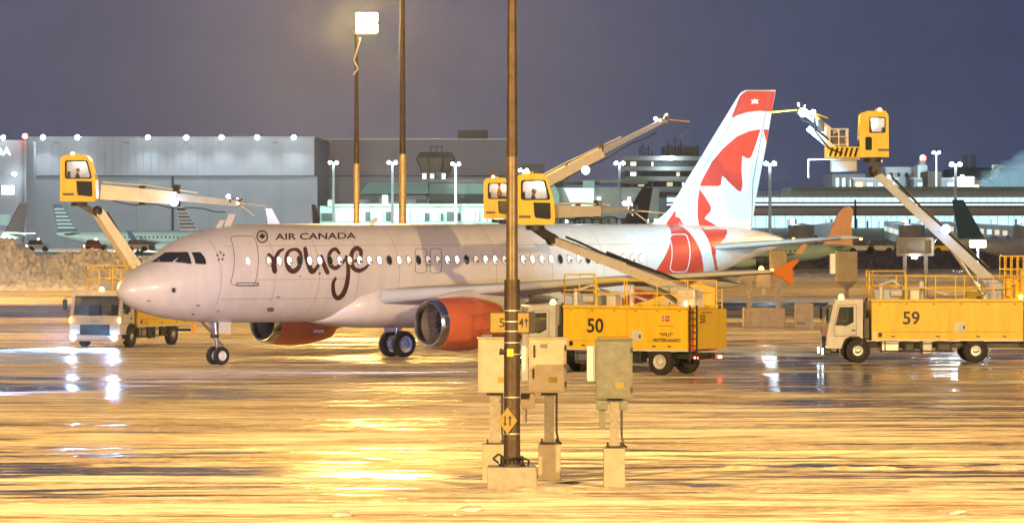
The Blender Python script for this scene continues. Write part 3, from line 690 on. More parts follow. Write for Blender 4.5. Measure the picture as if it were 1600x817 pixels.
def deicer(label, loc, rz, number, body_end=8.3, rears=(6.3,), small=None, lamps=None, wide=1.25, cabw=None, cage=None):
    T = thing('deicing_truck', label, 'de-icing truck', loc, rz, 'yellow de-icing trucks around the aircraft')
    Wd = wide
    # chassis
    bm = BM(); box2(bm, .5, body_end + .3, -.48, -.36, .62, .86); box2(bm, .5, body_end + .3, .36, .48, .62, .86)
    for x in (2.4, 3.6, 5, 6.8): 
        if x < body_end: box2(bm, x, x + .12, -.36, .36, .66, .82)
    ch = obj('chassis', bm, M['darkmetal'], T)
    for x0, x1, z0, z1, m_, nm in ((2.35, 3.1, .42, .92, 'steel', 'fuel_tank'), (3.35, 3.75, .5, .9, 'darkmetal', 'battery_box'), (4.1, 4.5, .38, .92, 'boompale', 'equipment_box'), (4.75, 5.3, .5, .9, 'darkmetal', 'valve_box')):
        bm = BM(); box2(bm, x0, x1, -Wd + .12, -.55, z0, z1, .04); obj(nm, bm, M[m_], ch); bm = BM(); box2(bm, x0 + .1, x1 - .1, .55, Wd - .15, z0, z1, .04); obj(nm, bm, M[m_], ch)
    bm = BM(); tube(bm, [(2.3, -Wd + .10, .5), (5.4, -Wd + .10, .5)], .03); tube(bm, [(2.3, -Wd + .10, .82), (5.4, -Wd + .10, .82)], .025)
    for x in (2.5, 3.3, 4.0, 4.7, 5.3): cyl(bm, (x, -Wd + .1, .5), (x, -Wd + .1, .98), .025)
    obj('side_guard', bm, M['darkmetal'], ch)
    # cab: side profile with a window opening
    pr = [(0, .62), (.02, 1.15), (.10, 1.55), (.30, 2.45), (.42, 2.66), (1.55, 2.70), (1.55, .95), (1.50, .80), (1.05 + .78, .80)][:8] + [(1.52, .98), (1.30 + .05, 1.10), (1.0, 1.12), (.78, .98), (.70, .62)]
    win = [(.38, 1.60), (.42, 1.75), (.56, 2.36), (1.16, 2.38), (1.16, 1.72), (.84, 1.56)]
    bm = BM()
    for y, t in ((-Wd + .02, .06), (Wd - .08, .06)): plate(bm, pr, [win], lambda u, v_, w, y=y: Vector((u, y + w, v_)), t)
    yy = Wd - .08
    def strip(x0, z0, x1, z1, ya, yb, th=.05):
        d = Vector((x1 - x0, 0, z1 - z0)); n = Vector((-d.z, 0, d.x)).normalized() * -th
        a = [Vector((x0, ya, z0)), Vector((x1, ya, z1)), Vector((x1, yb, z1)), Vector((x0, yb, z0))]
        A = [bm.verts.new(p) for p in a]; B = [bm.verts.new(p + n) for p in a]
        bm.faces.new(A); bm.faces.new(B[::-1])
        for i in range(4): bm.faces.new((A[i], A[(i + 1) % 4], B[(i + 1) % 4], B[i]))
    strip(.002, .64, .022, 1.15, -yy, yy); strip(.022, 1.15, .10, 1.52, -yy, yy); strip(.31, 2.46, .42, 2.655, -yy, yy); strip(.42, 2.655, 1.55, 2.695, -yy, yy)
    strip(.11, 1.56, .30, 2.45, -yy, -yy + .10); strip(.11, 1.56, .30, 2.45, yy - .10, yy)
    box2(bm, 1.49, 1.54, -yy, yy, 1.0, 2.68); box2(bm, .1, 1.49, -yy, yy, 1.12, 1.18)
    cb = obj('cab', bm, M['truckwhite'], T)
    bm = BM(); plate(bm, [(-yy + .10, 0), (yy - .10, 0), (yy - .10, .93), (-yy + .10, .93)], [], lambda u, v_, w: Vector((.108 + v_ * .205 + .03 + w * .5, u, 1.53 + v_ * .98)), .02); obj('windscreen', bm, M['glass2'], cb)
    for s in (-1, 1):
        bm = BM(); plate(bm, [(a * .97 + .02, b * .99 + .015) for a, b in win], [], lambda u, v_, w, s=s: Vector((u, s * (Wd - .05) + w, v_)), .01); obj('side_window', bm, M['glass2'], cb)
        bm = BM(); plate(bm, [(.34, 1.0 + .12), (.32, 1.5), (.50, 2.46), (1.28, 2.48), (1.28, 1.16)], [[(.36, 1.0 + .15), (.34, 1.5), (.52, 2.44), (1.26, 2.46), (1.26, 1.18)]], lambda u, v_, w, s=s: Vector((u, s * (Wd - .02) + s * w, v_)), .006); dr = obj('cab_door', bm, M['outline'], cb)
        bm = BM(); box(bm, (1.15, s * (Wd + .01), 1.38), (.16, .03, .05)); obj('door_handle', bm, M['black'], dr)
        bm = BM(); tube(bm, [(.2, s * (Wd - .02), 2.4), (.02, s * (Wd + .22), 2.35), (.02, s * (Wd + .22), 1.75), (.12, s * (Wd - .0), 1.7)], .018, 6); box(bm, (.02, s * (Wd + .22), 2.05), (.10, .22, .48), bev=.03); obj('mirror', bm, M['black'], cb)
    bm = BM(); box2(bm, .55, 1.35, -.9, .9, 1.18, 1.34, .03); box2(bm, 1.15, 1.36, -.9, -.3, 1.3, 2.0, .04); box2(bm, 1.15, 1.36, .3, .9, 1.3, 2.0, .04); box2(bm, .16, .5, -yy + .06, yy - .06, 1.2, 1.5, .03); obj('seats', bm, M['darkcloth'], cb)
    bm = BM(); lathe(bm, [(0, .20), (.02, .22), (.04, .20)], (.58, -.55, 1.62), (-.4, 0, 1), 16); cyl(bm, (.58, -.55, 1.62), (.40, -.55, 1.3), .03); obj('steering_wheel', bm, M['black'], cb)
    bm = BM()
    for k in range(5): box(bm, (-.012, 0, 1.02 - .085 * k), (.03, 1.5, .045))
    box(bm, (.012, 0, .86), (.02, 1.56, .48)); obj('grille', bm, M['black'], cb)
    bm = BM(); box(bm, (-.035, 0, 1.25), (.012, .34, .07)); obj('grille_badge', bm, M['steel'], cb)
    bm = BM(); box2(bm, -.12, .22, -Wd + .01, Wd - .01, .34, .60, .05); box2(bm, .0, .55, -Wd + .03, Wd - .03, .30, .44, .03); bp = obj('bumper', bm, M['truckwhite'] if lamps == 'bright' else M['darkmetal'], cb)
    for s in (-1, 1):
        bm = BM(); plate(bm, [(.66, .30), (.66, .72), (.78, 1.0), (1.0, 1.13), (1.36, 1.13), (1.58, 1.0), (1.68, .7), (1.68, .42), (1.62, .42), (1.60, .7), (1.52, .93), (1.33, 1.05), (1.02, 1.05), (.84, .93), (.74, .7), (.72, .30)], [], lambda u, v_, w, s=s: Vector((u, s * (Wd + .01) - s * w, v_)), .40); obj('mudguard', bm, M['black'], cb)
    for s in (-1, 1):
        hy = s * (Wd - .28)
        bm = BM(); lathe(bm, [(0, .10), (-.03, .09), (-.04, .01)], (-.005 - .12, hy, .62 - .14), (1, 0, 0), 14); box(bm, (-.128 + .02, hy, .485), (.03, .34, .17), bev=.01); obj('headlight', bm, M['steel'], bp)
        if lamps:
            bm = BM(); lathe(bm, [(-.022, .13), (-.038, .11), (-.055, .01)], (-.11, hy, .49), (1, 0, 0), 14); obj('lamp_lens', bm, E_['head'] if lamps == 'bright' else E_['cool'], bp)
        bm = BM(); box(bm, (.02, s * (Wd - .06), 1.30), (.06, .08, .2), bev=.01); obj('indicator', bm, E_['amber'] if lamps == 'bright' else M['redpaint'], cb)
    bm = BM(); sphere(bm, (.75, 0, 2.80), .10, (1, 1, .8)); cyl(bm, (.75, 0, 2.69), (.75, 0, 2.78), .11); obj('beacon', bm, E_['amber'], cb)
    bm = BM(); cyl(bm, (1.68, -.95, .9), (1.68, -.95, 2.55), .055); cyl(bm, (1.68, -.95, 2.55), (1.75, -.98, 2.75), .055); box2(bm, 1.6, 1.85, -1.1, -.4, 1.0, 1.9, .03); box2(bm, 1.62, 1.86, -.2, 1.0, 1.0, 2.2, .03); obj('exhaust_stack', bm, M['darkmetal'], T)
    # tank body
    x0, x1, zb, zt = 1.92, body_end, 1.0, 2.58; xm = 1.92 + (body_end - 1.92) * .515
    bm = BM(); box2(bm, x0 + .01, x1 - .01, -Wd + .04, Wd - .04, zb + .02, zt - .02); tk = obj('tank_body', bm, M['yellow'], T)
    for a, b in ((x0, xm - .02), (xm + .02, x1)):
        for s in (-1, 1):
            bm = BM(); plate(bm, rrect(a, b, zb, zt - .03, .03), [], lambda u, v_, w, s=s: Vector((u, s * (Wd - .04) + s * w, v_)), .035); obj('side_panel', bm, M['yellow'], tk)
    bm = BM(); box2(bm, x0 - .02, x1 + .02, -Wd - .01, Wd + .01, zt, zt + .05); box2(bm, x0 - .02, x1 + .02, -Wd - .02, -Wd + .04, zt + .05, zt + .11); box2(bm, x0 - .02, x1 + .02, Wd - .04, Wd + .02, zt + .05, zt + .11); obj('deck', bm, M['yellow2'], tk)
    bm = BM(); box2(bm, x0, x1, -Wd + .02, Wd - .02, zb - .07, zb - .003); obj('lower_sill', bm, M['boompale'], tk)
    if number:
        bm = BM(); text_on(bm, number, side3(-Wd - .001), 1.92 + (xm - 1.92) * (.40 if not small else .38), 1.62, .56, bold=.02); obj('number', bm, M['blackpaint'], tk)
    bm = BM(); plate(bm, rrect(xm + .22, xm + .66, 1.30, 1.72, .03), [], side3(-Wd - .001), .03); hp = obj('filler_hatch', bm, M['truckwhite'], tk)
    bm = BM(); box(bm, (xm + .60, -Wd - .04, 1.5), (.06, .02, .14)); obj('hatch_latch', bm, M['black'], hp)
    bm = BM(); plate(bm, rrect(1.98, 2.14, 1.05, 1.30, .02), [], side3(-Wd - .001), .02); obj('lamp_bracket', bm, M['boompale'], tk)
    bm = BM(); plate(bm, rrect(2.20, 2.36, 1.10, 1.28, .02), [], side3(-Wd - .001), .02); obj('socket', bm, M['blackpaint'], tk)
    if small:
        bm = BM(); tx = xm + 1.15; text_on(bm, '"WILLI"', side3(-Wd - .001), tx + .28, 1.52, .13, .60, bold=.03); text_on(bm, 'VESTERGAARD', side3(-Wd - .001), tx - .02, 1.30, .13, 1.24, bold=.03); obj('lettering', bm, M['brownpaint'], tk)
        bm = BM(); plate(bm, [(tx + .40, 2.10), (tx + .74, 2.10), (tx + .74, 2.30), (tx + .40, 2.30)], [], side3(-Wd - .001), .004); fl = obj('flag_sticker', bm, M['redpaint'], tk)
        bm = BM(); plate(bm, [(tx + .50, 2.10), (tx + .54, 2.10), (tx + .54, 2.30), (tx + .50, 2.30)], [], side3(-Wd - .006), .003); box(bm, (tx + .57, -Wd - .007, 2.20), (.34, .003, .04)); obj('flag_cross', bm, M['truckwhite'], fl)
        bm = BM(); box(bm, (tx + .57, -Wd - .003, 1.92), (.72, .004, .025)); obj('text_rule', bm, M['redpaint'], tk)
    for xx in (x0 + .9, xm - .5, xm + 1.2, x1 - .8):
        bm = BM(); box(bm, (xx, -Wd - .008, zb + .12), (.16, .015, .05)); obj('panel_latch', bm, M['darkmetal'], tk)
    for k in range(6):
        bm = BM(); box(bm, (x0 + .35 + (x1 - x0 - .7) * k / 5, -Wd - .010, zt - .09), (.10, .012, .045)); obj('marker_lamp', bm, M['redpaint'], tk)
    bm = BM(); box2(bm, x0 + .3, x1 - .3, -Wd - .004, -Wd - .001, zb + .30, zb + .312); obj('panel_crease', bm, M['outline'], tk)
    bm = BM(); tube(bm, [(2.0, -Wd + .2, .95), (2.5, -Wd + .16, .62), (3.3, -Wd + .2, .72), (4.2, -Wd + .16, .55), (5.0, -Wd + .2, .80)], .035, 6); obj('under_hose', bm, M['hose'], ch)
    # rear bay and ladder
    if small:
        bm = BM(); box2(bm, x1 + .34, x1 + .42, -Wd + .05, Wd - .05, zb + .03, zt - .02); box2(bm, x1, x1 + .34, -Wd + .4, Wd - .05, zb + .03, zt - .02); rb = obj('rear_locker', bm, M['yellow'], T)
        bm = BM(); text_on(bm, '50', lambda u, v_, w: Vector((x1 + .422 + w, u, v_)), -Wd + .22, 2.02, .34, bold=.015); obj('rear_number', bm, M['blackpaint'], rb)
        bm = BM(); box(bm, (x1 + .425, -Wd + .75, 2.44), (.006, .9, .05)); obj('rear_lettering_bar', bm, M['redpaint'], rb)
    lx = x1 + .10
    bm = BM()
    for x in (lx, lx + .30): box2(bm, x - .03, x + .03, -Wd - .03, -Wd + .03, .55, zt + .15)
    for k in range(8): cyl(bm, (lx, -Wd, .65 + .26 * k), (lx + .30, -Wd, .65 + .26 * k), .022, n=6)
    obj('ladder', bm, M['darkmetal'] if small else M['yellow2'], T)
    # lamps at the back
    bm = BM(); box2(bm, x1 + .1, x1 + .2, -Wd + .1, Wd - .1, .62, .74); rbm = obj('rear_bar', bm, M['darkmetal'], T)
    for s in (-1, 1):
        bm = BM(); box(bm, (x1 + .24, s * (Wd - .25), .68), (.06, .26, .10), bev=.02); obj('tail_lamp', bm, E_['redl'], rbm)
    bm = BM(); sphere(bm, (x1 - .1, -Wd + .05, zt + .22), .08); cyl(bm, (x1 - .1, -Wd + .05, zt + .05), (x1 - .1, -Wd + .05, zt + .18), .05); obj('beacon', bm, E_['amber'], tk)
    # railings
    bm = BM(); rail(bm, [(1.95, Wd - .05), (1.95, -Wd + .05), (3.35, -Wd + .05)], zt + .08, zt + 1.30, step=1.4); obj('front_railing', bm, M['yellow2'], T)
    bm = BM(); rail(bm, [(3.4, -Wd + .05), (x1 - .02, -Wd + .05)], zt + .08, zt + 1.08, step=1.28); rail(bm, [(1.95, Wd - .05), (x1 - .02, Wd - .05)], zt + .08, zt + 1.08, step=1.28); obj('side_railing', bm, M['yellow2'], T)
    if cage:
        bm = BM(); c0 = body_end - .75
        for z1 in (2.7, 3.35, 3.95, 4.5): tube(bm, [(c0, -.9, z1), (c0 + 1.6, -.9, z1), (c0 + 1.6, .6, z1), (c0, .6, z1), (c0, -.9, z1)], .03, 6)
        for k in range(7): cyl(bm, (c0 + 1.6 * k / 6, -.9, 2.7), (c0 + 1.6 * k / 6, -.9, 4.5), .026, n=6); cyl(bm, (c0 + 1.6 * k / 6, .6, 2.7), (c0 + 1.6 * k / 6, .6, 4.5), .026, n=6)
        obj('rear_cage', bm, M['yellow2'], T)
        bm = BM(); box2(bm, c0 + .5, c0 + 1.5, -.6, .4, 2.7, 3.5, .05); box2(bm, c0 + .7, c0 + 1.3, -.95, -.6, 3.0, 3.9, .04); cyl(bm, (c0 + .2, -.7, 2.8), (c0 + .2, -.7, 3.7), .12); obj('pump_unit', bm, M['yellow2'], T)
        bm = BM(); box2(bm, x1 + .05, x1 + 1.6, -Wd + .1, Wd - .1, .9, 2.3, .04); obj('rear_module', bm, M['yellow2'], T)
    # deck machinery
    bm = BM(); box2(bm, 2.1, 3.2, -.9, .8, zt + .06, zt + .55, .06); obj('deck_heater', bm, M['boom'], T)
    bm = BM(); cyl(bm, (2.35, -1.0, zt + .1), (2.35, -1.0, zt + .75), .09); cyl(bm, (2.75, -1.0, zt + .35), (3.2, -1.0, zt + .35), .16); box2(bm, 3.6, 4.0, -.8, -.2, zt + .05, zt + .5, .03); cyl(bm, (4.2, .2, zt + .05), (4.2, .2, zt + .9), .10); tube(bm, [(2.3, -.7, zt + .7), (2.9, -.5, zt + .9), (3.4, -.6, zt + .5), (4.2, -.4, zt + .6), (5.2, -.4, zt + .3)], .05); obj('deck_pipework', bm, M['boompale'], T)
    for x in (1.35,) + tuple(rears):
        for s in (-1, 1): truck_wheel(T, x, s * (Wd - .18), rim='boompale' if small else 'steel')
    bm = BM()
    for x in (1.35,) + tuple(rears): cyl(bm, (x, -1, .52), (x, 1, .52), .09); sphere(bm, (x, 0, .52), .22)
    obj('axles', bm, M['darkmetal'], ch)
    return T, zt

def boom_set(T, base, knee, cabw, face, kind, sprays, platform=False, two_arms=False, cabmat='yellow', lw=.55, cs=1.0):
    """base, knee, cabw (bottom centre of the operator cab) and sprays are world points; face = +1 looks to photo right"""
    bpy.context.view_layer.update(); I = T.matrix_world.inverted(); base_l, knee_l, cab_l = I @ base, I @ knee, I @ cabw
    rzl = T.rotation_euler.z
    bm = BM(); cyl(bm, (base_l.x, base_l.y, 2.64), (base_l.x, base_l.y, 2.95), .55, .48, 24); box(bm, (base_l.x, base_l.y, max(3.05, base_l.z - .12)), (.8, .7, .55), bev=.05); tt = obj('turntable', bm, M[kind], T)
    bm = BM(); beam(bm, base_l, knee_l, lw * .8, lw, lw * .62, lw * .72); lb = obj('main_boom', bm, M[kind], T)
    d = knee_l - base_l; dn = d.normalized()
    bm = BM(); s_ = dn.cross(Vector((0, 0, 1))).normalized(); u_ = s_.cross(dn)
    beam(bm, base_l + d * .45 + u_ * .1, knee_l + u_ * .02 + dn * .1, lw * .5, lw * .62, lw * .42, lw * .5); obj('inner_boom', bm, M[kind], lb)
    bm = BM(); tube(bm, [base_l + u_ * lw * .62 + d * t + u_ * .05 * math.sin(t * 9) for t in [k / 10 for k in range(1, 10)]], .05); tube(bm, [base_l + u_ * lw * .66 + s_ * .15 + d * t for t in (.1, .4, .62)], .06); obj('boom_hose', bm, M['hose'], lb)
    bm = BM(); p_ = base_l + d * .33; cyl(bm, base_l + Vector((-.55 if dn.x < 0 else .55, 0, -.35)), p_ - u_ * lw * .3, .10, .08); cyl(bm, base_l + Vector((-.55 if dn.x < 0 else .55, 0, -.35)), p_ - u_ * lw * .3 + d * .05, .06); obj('lift_ram', bm, M['steel'], lb)
    bm = BM()
    for k in range(1, 6): q = base_l + d * (.12 + .07 * k); box(bm, q - u_ * 0, (.03, lw * .86, .03))
    obj('boom_rib', bm, M['darkmetal'], lb)
    # knuckle between boom head and cab floor
    kb = (knee_l + cab_l) / 2
    bm = BM(); beam(bm, knee_l - dn * .2, cab_l + Vector((0, 0, -.12)), .42, .34, .55, .24); cyl(bm, cab_l + Vector((0, 0, -.22)), cab_l + Vector((0, 0, -.03)), .42, .38, 20); sphere(bm, knee_l, .26); obj('boom_knuckle', bm, M['darkmetal'], T)
    # operator cab
    Rw = Matrix.Rotation(-rzl, 4, 'Z'); mx = Matrix.Translation(cab_l) @ Rw @ Matrix.Scale(cs, 4)
    fx = face
    P3 = lambda u, v_, y: mx @ Vector((u * fx, y, v_))
    if not platform:
        prof = [(-.78, .0), (.74, .0), (.80, .12), (.76, .95), (.52, 1.78), (.40, 1.98), (-.62, 2.02), (-.78, 1.88)]
        wn = rrect(-.55, .42, 1.0, 1.78, .10); wn = [(a + (.16 if (a > 0 and b < 1.4) else 0), b) for a, b in wn]
        w2 = [(.02, .28), (.55, .22), (.62, .28), (.60, .86), (-.06, .88), (-.02, .4)]
        hw_ = .68
    else:
        prof = [(-.66, .0), (.60, .0), (.62, .1), (.64, 1.0), (.60, 1.90), (.50, 1.98), (-.55, 1.98), (-.64, 1.85)]
        wn = rrect(-.50, .20, 1.08, 1.76, .07); w2 = rrect(.10, .38, .32, .88, .05); hw_ = .62
    bm = BM()
    for y, t in ((-hw_, .05), (hw_ - .05, .05)): plate(bm, prof, [wn, w2], lambda u, v_, w, y=y: P3(u, v_, y + w), t)
    for (a, b), (c, d_) in list(zip(prof, prof[1:] + prof[:1])):
        if (a, b) == prof[3] and not platform: continue      # glazed front
        if platform and (a, b) == prof[3]: continue
        A = [P3(a, b, -hw_ + .05), P3(c, d_, -hw_ + .05), P3(c, d_, hw_ - .05), P3(a, b, hw_ - .05)]
        n = (A[1] - A[0]).cross(A[3] - A[0]).normalized(); ctr = P3(0, 1, 0)
        if n.dot(ctr - A[0]) < 0: n = -n
        f1 = [bm.verts.new(p + n * .002) for p in A]; f2 = [bm.verts.new(p + n * .04) for p in A]
        bm.faces.new(f1); bm.faces.new(f2)
        for i in range(4): bm.faces.new((f1[i], f1[(i + 1) % 4], f2[(i + 1) % 4], f2[i]))
    cab_ = obj('operator_cab', bm, M[cabmat], T)
    cen = lambda L, k: [(sum(p[0] for p in L) / len(L) + (a - sum(p[0] for p in L) / len(L)) * k, sum(p[1] for p in L) / len(L) + (b - sum(p[1] for p in L) / len(L)) * k) for a, b in L]
    for nm, L in (('window_frame', wn), ('lower_window_frame', w2)):
        for y in (-hw_ - .012, hw_ - .0):
            bm = BM(); plate(bm, cen(L, 1.04), [cen(L, .90)], lambda u, v_, w, y=y: P3(u, v_, y + w), .012); obj(nm, bm, M['black'], cab_)
    for y in (-hw_ + .02, hw_ - .03):
        bm = BM(); plate(bm, cen(wn, 1.0 - .01), [], lambda u, v_, w, y=y: P3(u, v_, y + w), .008); obj('window', bm, M['glass2'], cab_)
        bm = BM(); plate(bm, cen(w2, 1.0 - .01), [], lambda u, v_, w, y=y: P3(u, v_, y + w), .008); obj('lower_window', bm, M['glass'], cab_)
    bm = BM(); plate(bm, rrect(-.66, -.18, .26, .37, .02), [], lambda u, v_, w: P3(u, v_, -hw_ - w - .002), .01); obj('vent_grille', bm, M['outline'], cab_)
    bm = BM(); plate(bm, [(a, b) for a, b in rrect(-.5, .5, 0, 1, .03)], [], lambda u, v_, w: P3(prof[3][0] + (prof[4][0] - prof[3][0]) * v_ - .02 - w, prof[3][1] + (prof[4][1] - prof[3][1]) * v_, u * 2 * (hw_ - .06)), .01); obj('front_glass', bm, M['glass2'], cab_)
    bm = BM(); plate(bm, [(-.6, .98), (.5, .98), (.40, 1.86), (-.6, 1.9)], [], lambda u, v_, w: P3(u, v_, hw_ - .10 - w), .01); obj('interior_lining', bm, M['truckwhite'], cab_)
    bm = BM(); c_ = P3(-.3, 2.1, 0); sphere(bm, c_, .09, (1, 1, .8)); obj('beacon', bm, E_['amber'], cab_)
    bm = BM(); cyl(bm, P3(-.1, 1.99, -.2), P3(-.1, 2.14, -.2), .03, n=6); beam(bm, P3(-.55, 2.02, -.4), P3(.3, 2.02, -.4), .05, .05); beam(bm, P3(-.55, 2.02, .4), P3(.3, 2.02, .4), .05, .05); obj('roof_rail', bm, M[cabmat], cab_)
    bm = BM(); box(bm, (0, 0, 0), (.42, .45, .12)); box(bm, (-.2 * fx, 0, .35), (.1, .45, .7)); bmesh.ops.transform(bm, matrix=mx @ Matrix.Translation((-.25 * fx, 0, .62)), verts=bm.verts); box(bm, P3(-.25, .3, 0), (.2, .2, .55)); obj('seat', bm, M['darkcloth'], cab_)
    lp = spot('cab_interior_lamp', P3(.1, 1.85, 0), None, 90, (1, .95, .92), r=.08, typ='POINT'); lp.parent = cab_; 
    if platform:
        bm = BM(); box(bm, mx @ Vector((-1.35, 0, .22)), (1.45, 1.1, .46)); pf = obj('platform_base', bm, M['yellow2'], T)
        for k in range(6):
            bm = BM(); plate(bm, [(-2.0 + k * .22, .02), (-1.9 + k * .22, .02), (-1.78 + k * .22, .42), (-1.88 + k * .22, .42)], [], lambda u, v_, w: mx @ Vector((u, -.585 - w, v_)), .006); obj("hazard_stripe", bm, M['black'], pf)
        bm = BM()
        for z1 in (.55, .9, 1.25): tube(bm, [mx @ Vector((-1.95, -.45, z1)), mx @ Vector((-1.15, -.45, z1)), mx @ Vector((-1.15, .45, z1)), mx @ Vector((-1.95, .45, z1)), mx @ Vector((-1.95, -.45, z1))], .03, 6)
        for x_ in (-1.95, -1.55, -1.15):
            for y_ in (-.45, .45): cyl(bm, mx @ Vector((x_, y_, .45)), mx @ Vector((x_, y_, 1.25)), .035, n=6)
        obj('reel_frame', bm, M['boompale'], T)
        bm = BM(); cyl(bm, mx @ Vector((-1.55, -.3, .8)), mx @ Vector((-1.55, .3, .8)), .30); obj('hose_reel', bm, M['darkmetal'], T)
        bm = BM(); box(bm, mx @ Vector((-1.3, 0, -.38)), (1.1, .7, .5), bev=.06); obj('under_platform_drive', bm, M['boom'], T)
        bm = BM(); tube(bm, [mx @ Vector((-.6, -.4, -.08)), mx @ Vector((-2.9, -.4, -.10)), mx @ Vector((-2.9, -.4, -.9))], .035, 6); obj('guard_bar', bm, M['boompale'], T)
    # spray boom
    for a, b, w_ in sprays:
        a_, b_ = I @ a, I @ b; dd = b_ - a_; L = dd.length; n_ = dd.normalized(); sd = n_.cross(Vector((0, 0, 1))).normalized(); up = sd.cross(n_)
        bm = BM(); beam(bm, a_, a_ + dd * .55, w_, w_ * 1.15, w_ * .85, w_); sb = obj('spray_boom', bm, M['boompale'], T)
        bm = BM(); beam(bm, a_ + dd * .5 + up * w_ * .1, b_, w_ * .55, w_ * .6, w_ * .4, w_ * .45); obj('spray_extension', bm, M['boom'], sb)
        bm = BM(); tube(bm, [a_ + up * w_ * .75, a_ + dd * .33 + up * w_ * .8, a_ + dd * .7 + up * w_ * .55], .045); obj('spray_pipe', bm, M['boompale'], sb)
        bm = BM(); tube(bm, [a_ - up * w_ * .7 + dd * t + up * (.07 * math.sin(t * 20)) for t in [k / 12 for k in range(1, 12)]], .03, 6); obj('spray_hose', bm, M['hose'], sb)
        bm = BM(); c_ = a_ + dd * .55; box(bm, c_ + up * w_ * .2, (.25, .3, w_ * 1.7), bev=.02); obj('boom_clamp', bm, M['darkmetal'], sb); bm = BM(); box(bm, a_ + dd * .3, (.12, .3, w_ * 1.5), bev=.02); obj('boom_clamp', bm, M['darkmetal'], sb)
        bm = BM(); sphere(bm, b_, .17); cyl(bm, b_ - up * .2, b_ + up * .28, .07); cyl(bm, b_ + sd * -.25, b_ + sd * .25, .09); box(bm, b_ - n_ * .35 + up * .12, (.3, .24, .22), bev=.03); cyl(bm, b_, b_ + n_ * .25 + up * .2, .09); nz = obj('nozzle_head', bm, M['lip'], sb)
        bm = BM(); sx_ = 1 if (T.matrix_world.to_3x3() @ n_).x > 0 else -1; hz = I.to_3x3() @ Vector((sx_, -.1, 0))
        cyl(bm, b_ + hz * .1, b_ + hz * 1.35 + Vector((0, 0, -.12)), .03, .035, n=6)
        if sx_ > 0 and abs(n_.z) < .3: cyl(bm, b_ + Vector((0, 0, 0)), b_ + (I.to_3x3() @ Vector((.8, 0, -.6))), .03, n=6)
        if sx_ < 0: cyl(bm, b_ + hz * -.2, b_ + hz * -1.2 + Vector((0, 0, -.35)), .03, n=6)
        obj('feeler_rod', bm, M['yellow2'] if abs(n_.z) > .3 else M['truckwhite'], nz)
        bm = BM(); lq = b_ - n_ * .5 + up * .3; sphere(bm, lq, .09); obj('nozzle_lamp', bm, E_['cool'], nz)
    return cab_

def person(label, loc, face, jacket='jacket'):
    """seated operator, one skinned body: pelvis at the root, arms forward to the controls"""
    J = {'pelvis': (0, 0, 0, .155), 'belly': (.02, 0, .16, .15), 'chest': (.03, 0, .36, .165), 'neck': (.04, 0, .54, .062), 'chin': (.06, 0, .60, .085), 'head': (.06, 0, .71, .108), 'crown': (.04, 0, .79, .075)}
    E2 = [('pelvis', 'belly'), ('belly', 'chest'), ('chest', 'neck'), ('neck', 'chin'), ('chin', 'head'), ('head', 'crown')]
    for s, n in ((-1, 'r'), (1, 'l')):
        J.update({'sh' + n: (.03, s * .19, .45, .075), 'el' + n: (.16, s * .25, .19, .048), 'wr' + n: (.40, s * .17, .20, .032), 'hd' + n: (.47, s * .15, .21, .042), 'hip' + n: (.06, s * .11, -.02, .10), 'kn' + n: (.46, s * .14, .02, .068), 'an' + n: (.50, s * .14, -.36, .045), 'to' + n: (.66, s * .15, -.42, .045)})
        for i in range(4): J[f'fi{n}{i}'] = (.56, s * .15 + (i - 1.5) * .022, .20 - .01 * (i % 2), .010); E2.append(('hd' + n, f'fi{n}{i}'))
        J['th' + n] = (.50, s * .15 - s * .05, .235, .011); E2.append(('hd' + n, 'th' + n))
        E2 += [('chest', 'sh' + n), ('sh' + n, 'el' + n), ('el' + n, 'wr' + n), ('wr' + n, 'hd' + n), ('pelvis', 'hip' + n), ('hip' + n, 'kn' + n), ('kn' + n, 'an' + n), ('an' + n, 'to' + n)]
    ks = list(J); me = bpy.data.meshes.new('person'); me.from_pydata([J[k][:3] for k in ks], [(ks.index(a), ks.index(b)) for a, b in E2], [])
    o = bpy.data.objects.new('person', me); C.objects.link(o)
    sm = o.modifiers.new('skin', 'SKIN'); o.modifiers.new('sub', 'SUBSURF').levels = 1
    for i, k in enumerate(ks): me.skin_vertices[0].data[i].radius = (J[k][3],) * 2
    me.skin_vertices[0].data[0].use_root = True
    bpy.context.view_layer.update(); dg = bpy.context.evaluated_depsgraph_get()
    m2 = bpy.data.meshes.new_from_object(o.evaluated_get(dg)); o.modifiers.clear(); o.data = m2
    for m_ in (M['skin'], M[jacket], M['darkcloth'], M['black']): m2.materials.append(m_)
    for p in m2.polygons:
        c = p.center; p.use_smooth = True
        p.material_index = 3 if (c.z > .735 or (c.z > .64 and c.x < .03)) else 0 if (c.z > .53 or (c.x > .42 and c.z > .12)) else 1 if c.z > .1 else 2
    bm = BM(); bm.from_mesh(m2)
    sphere(bm, (.175, 0, .69), .02, (1.2, .8, 1.4), 8)
    for s in (-1, 1): sphere(bm, (.158, s * .035, .725), .012, seg=8); sphere(bm, (.06, s * .108, .70), .024, (.7, .4, 1.2), 8)
    bm.to_mesh(m2); bm.free()
    o.location = loc; o.rotation_euler = (0, 0, 0 if face > 0 else math.pi)
    tag(o, label, 'person', 'operators in the de-icing cabs'); return o

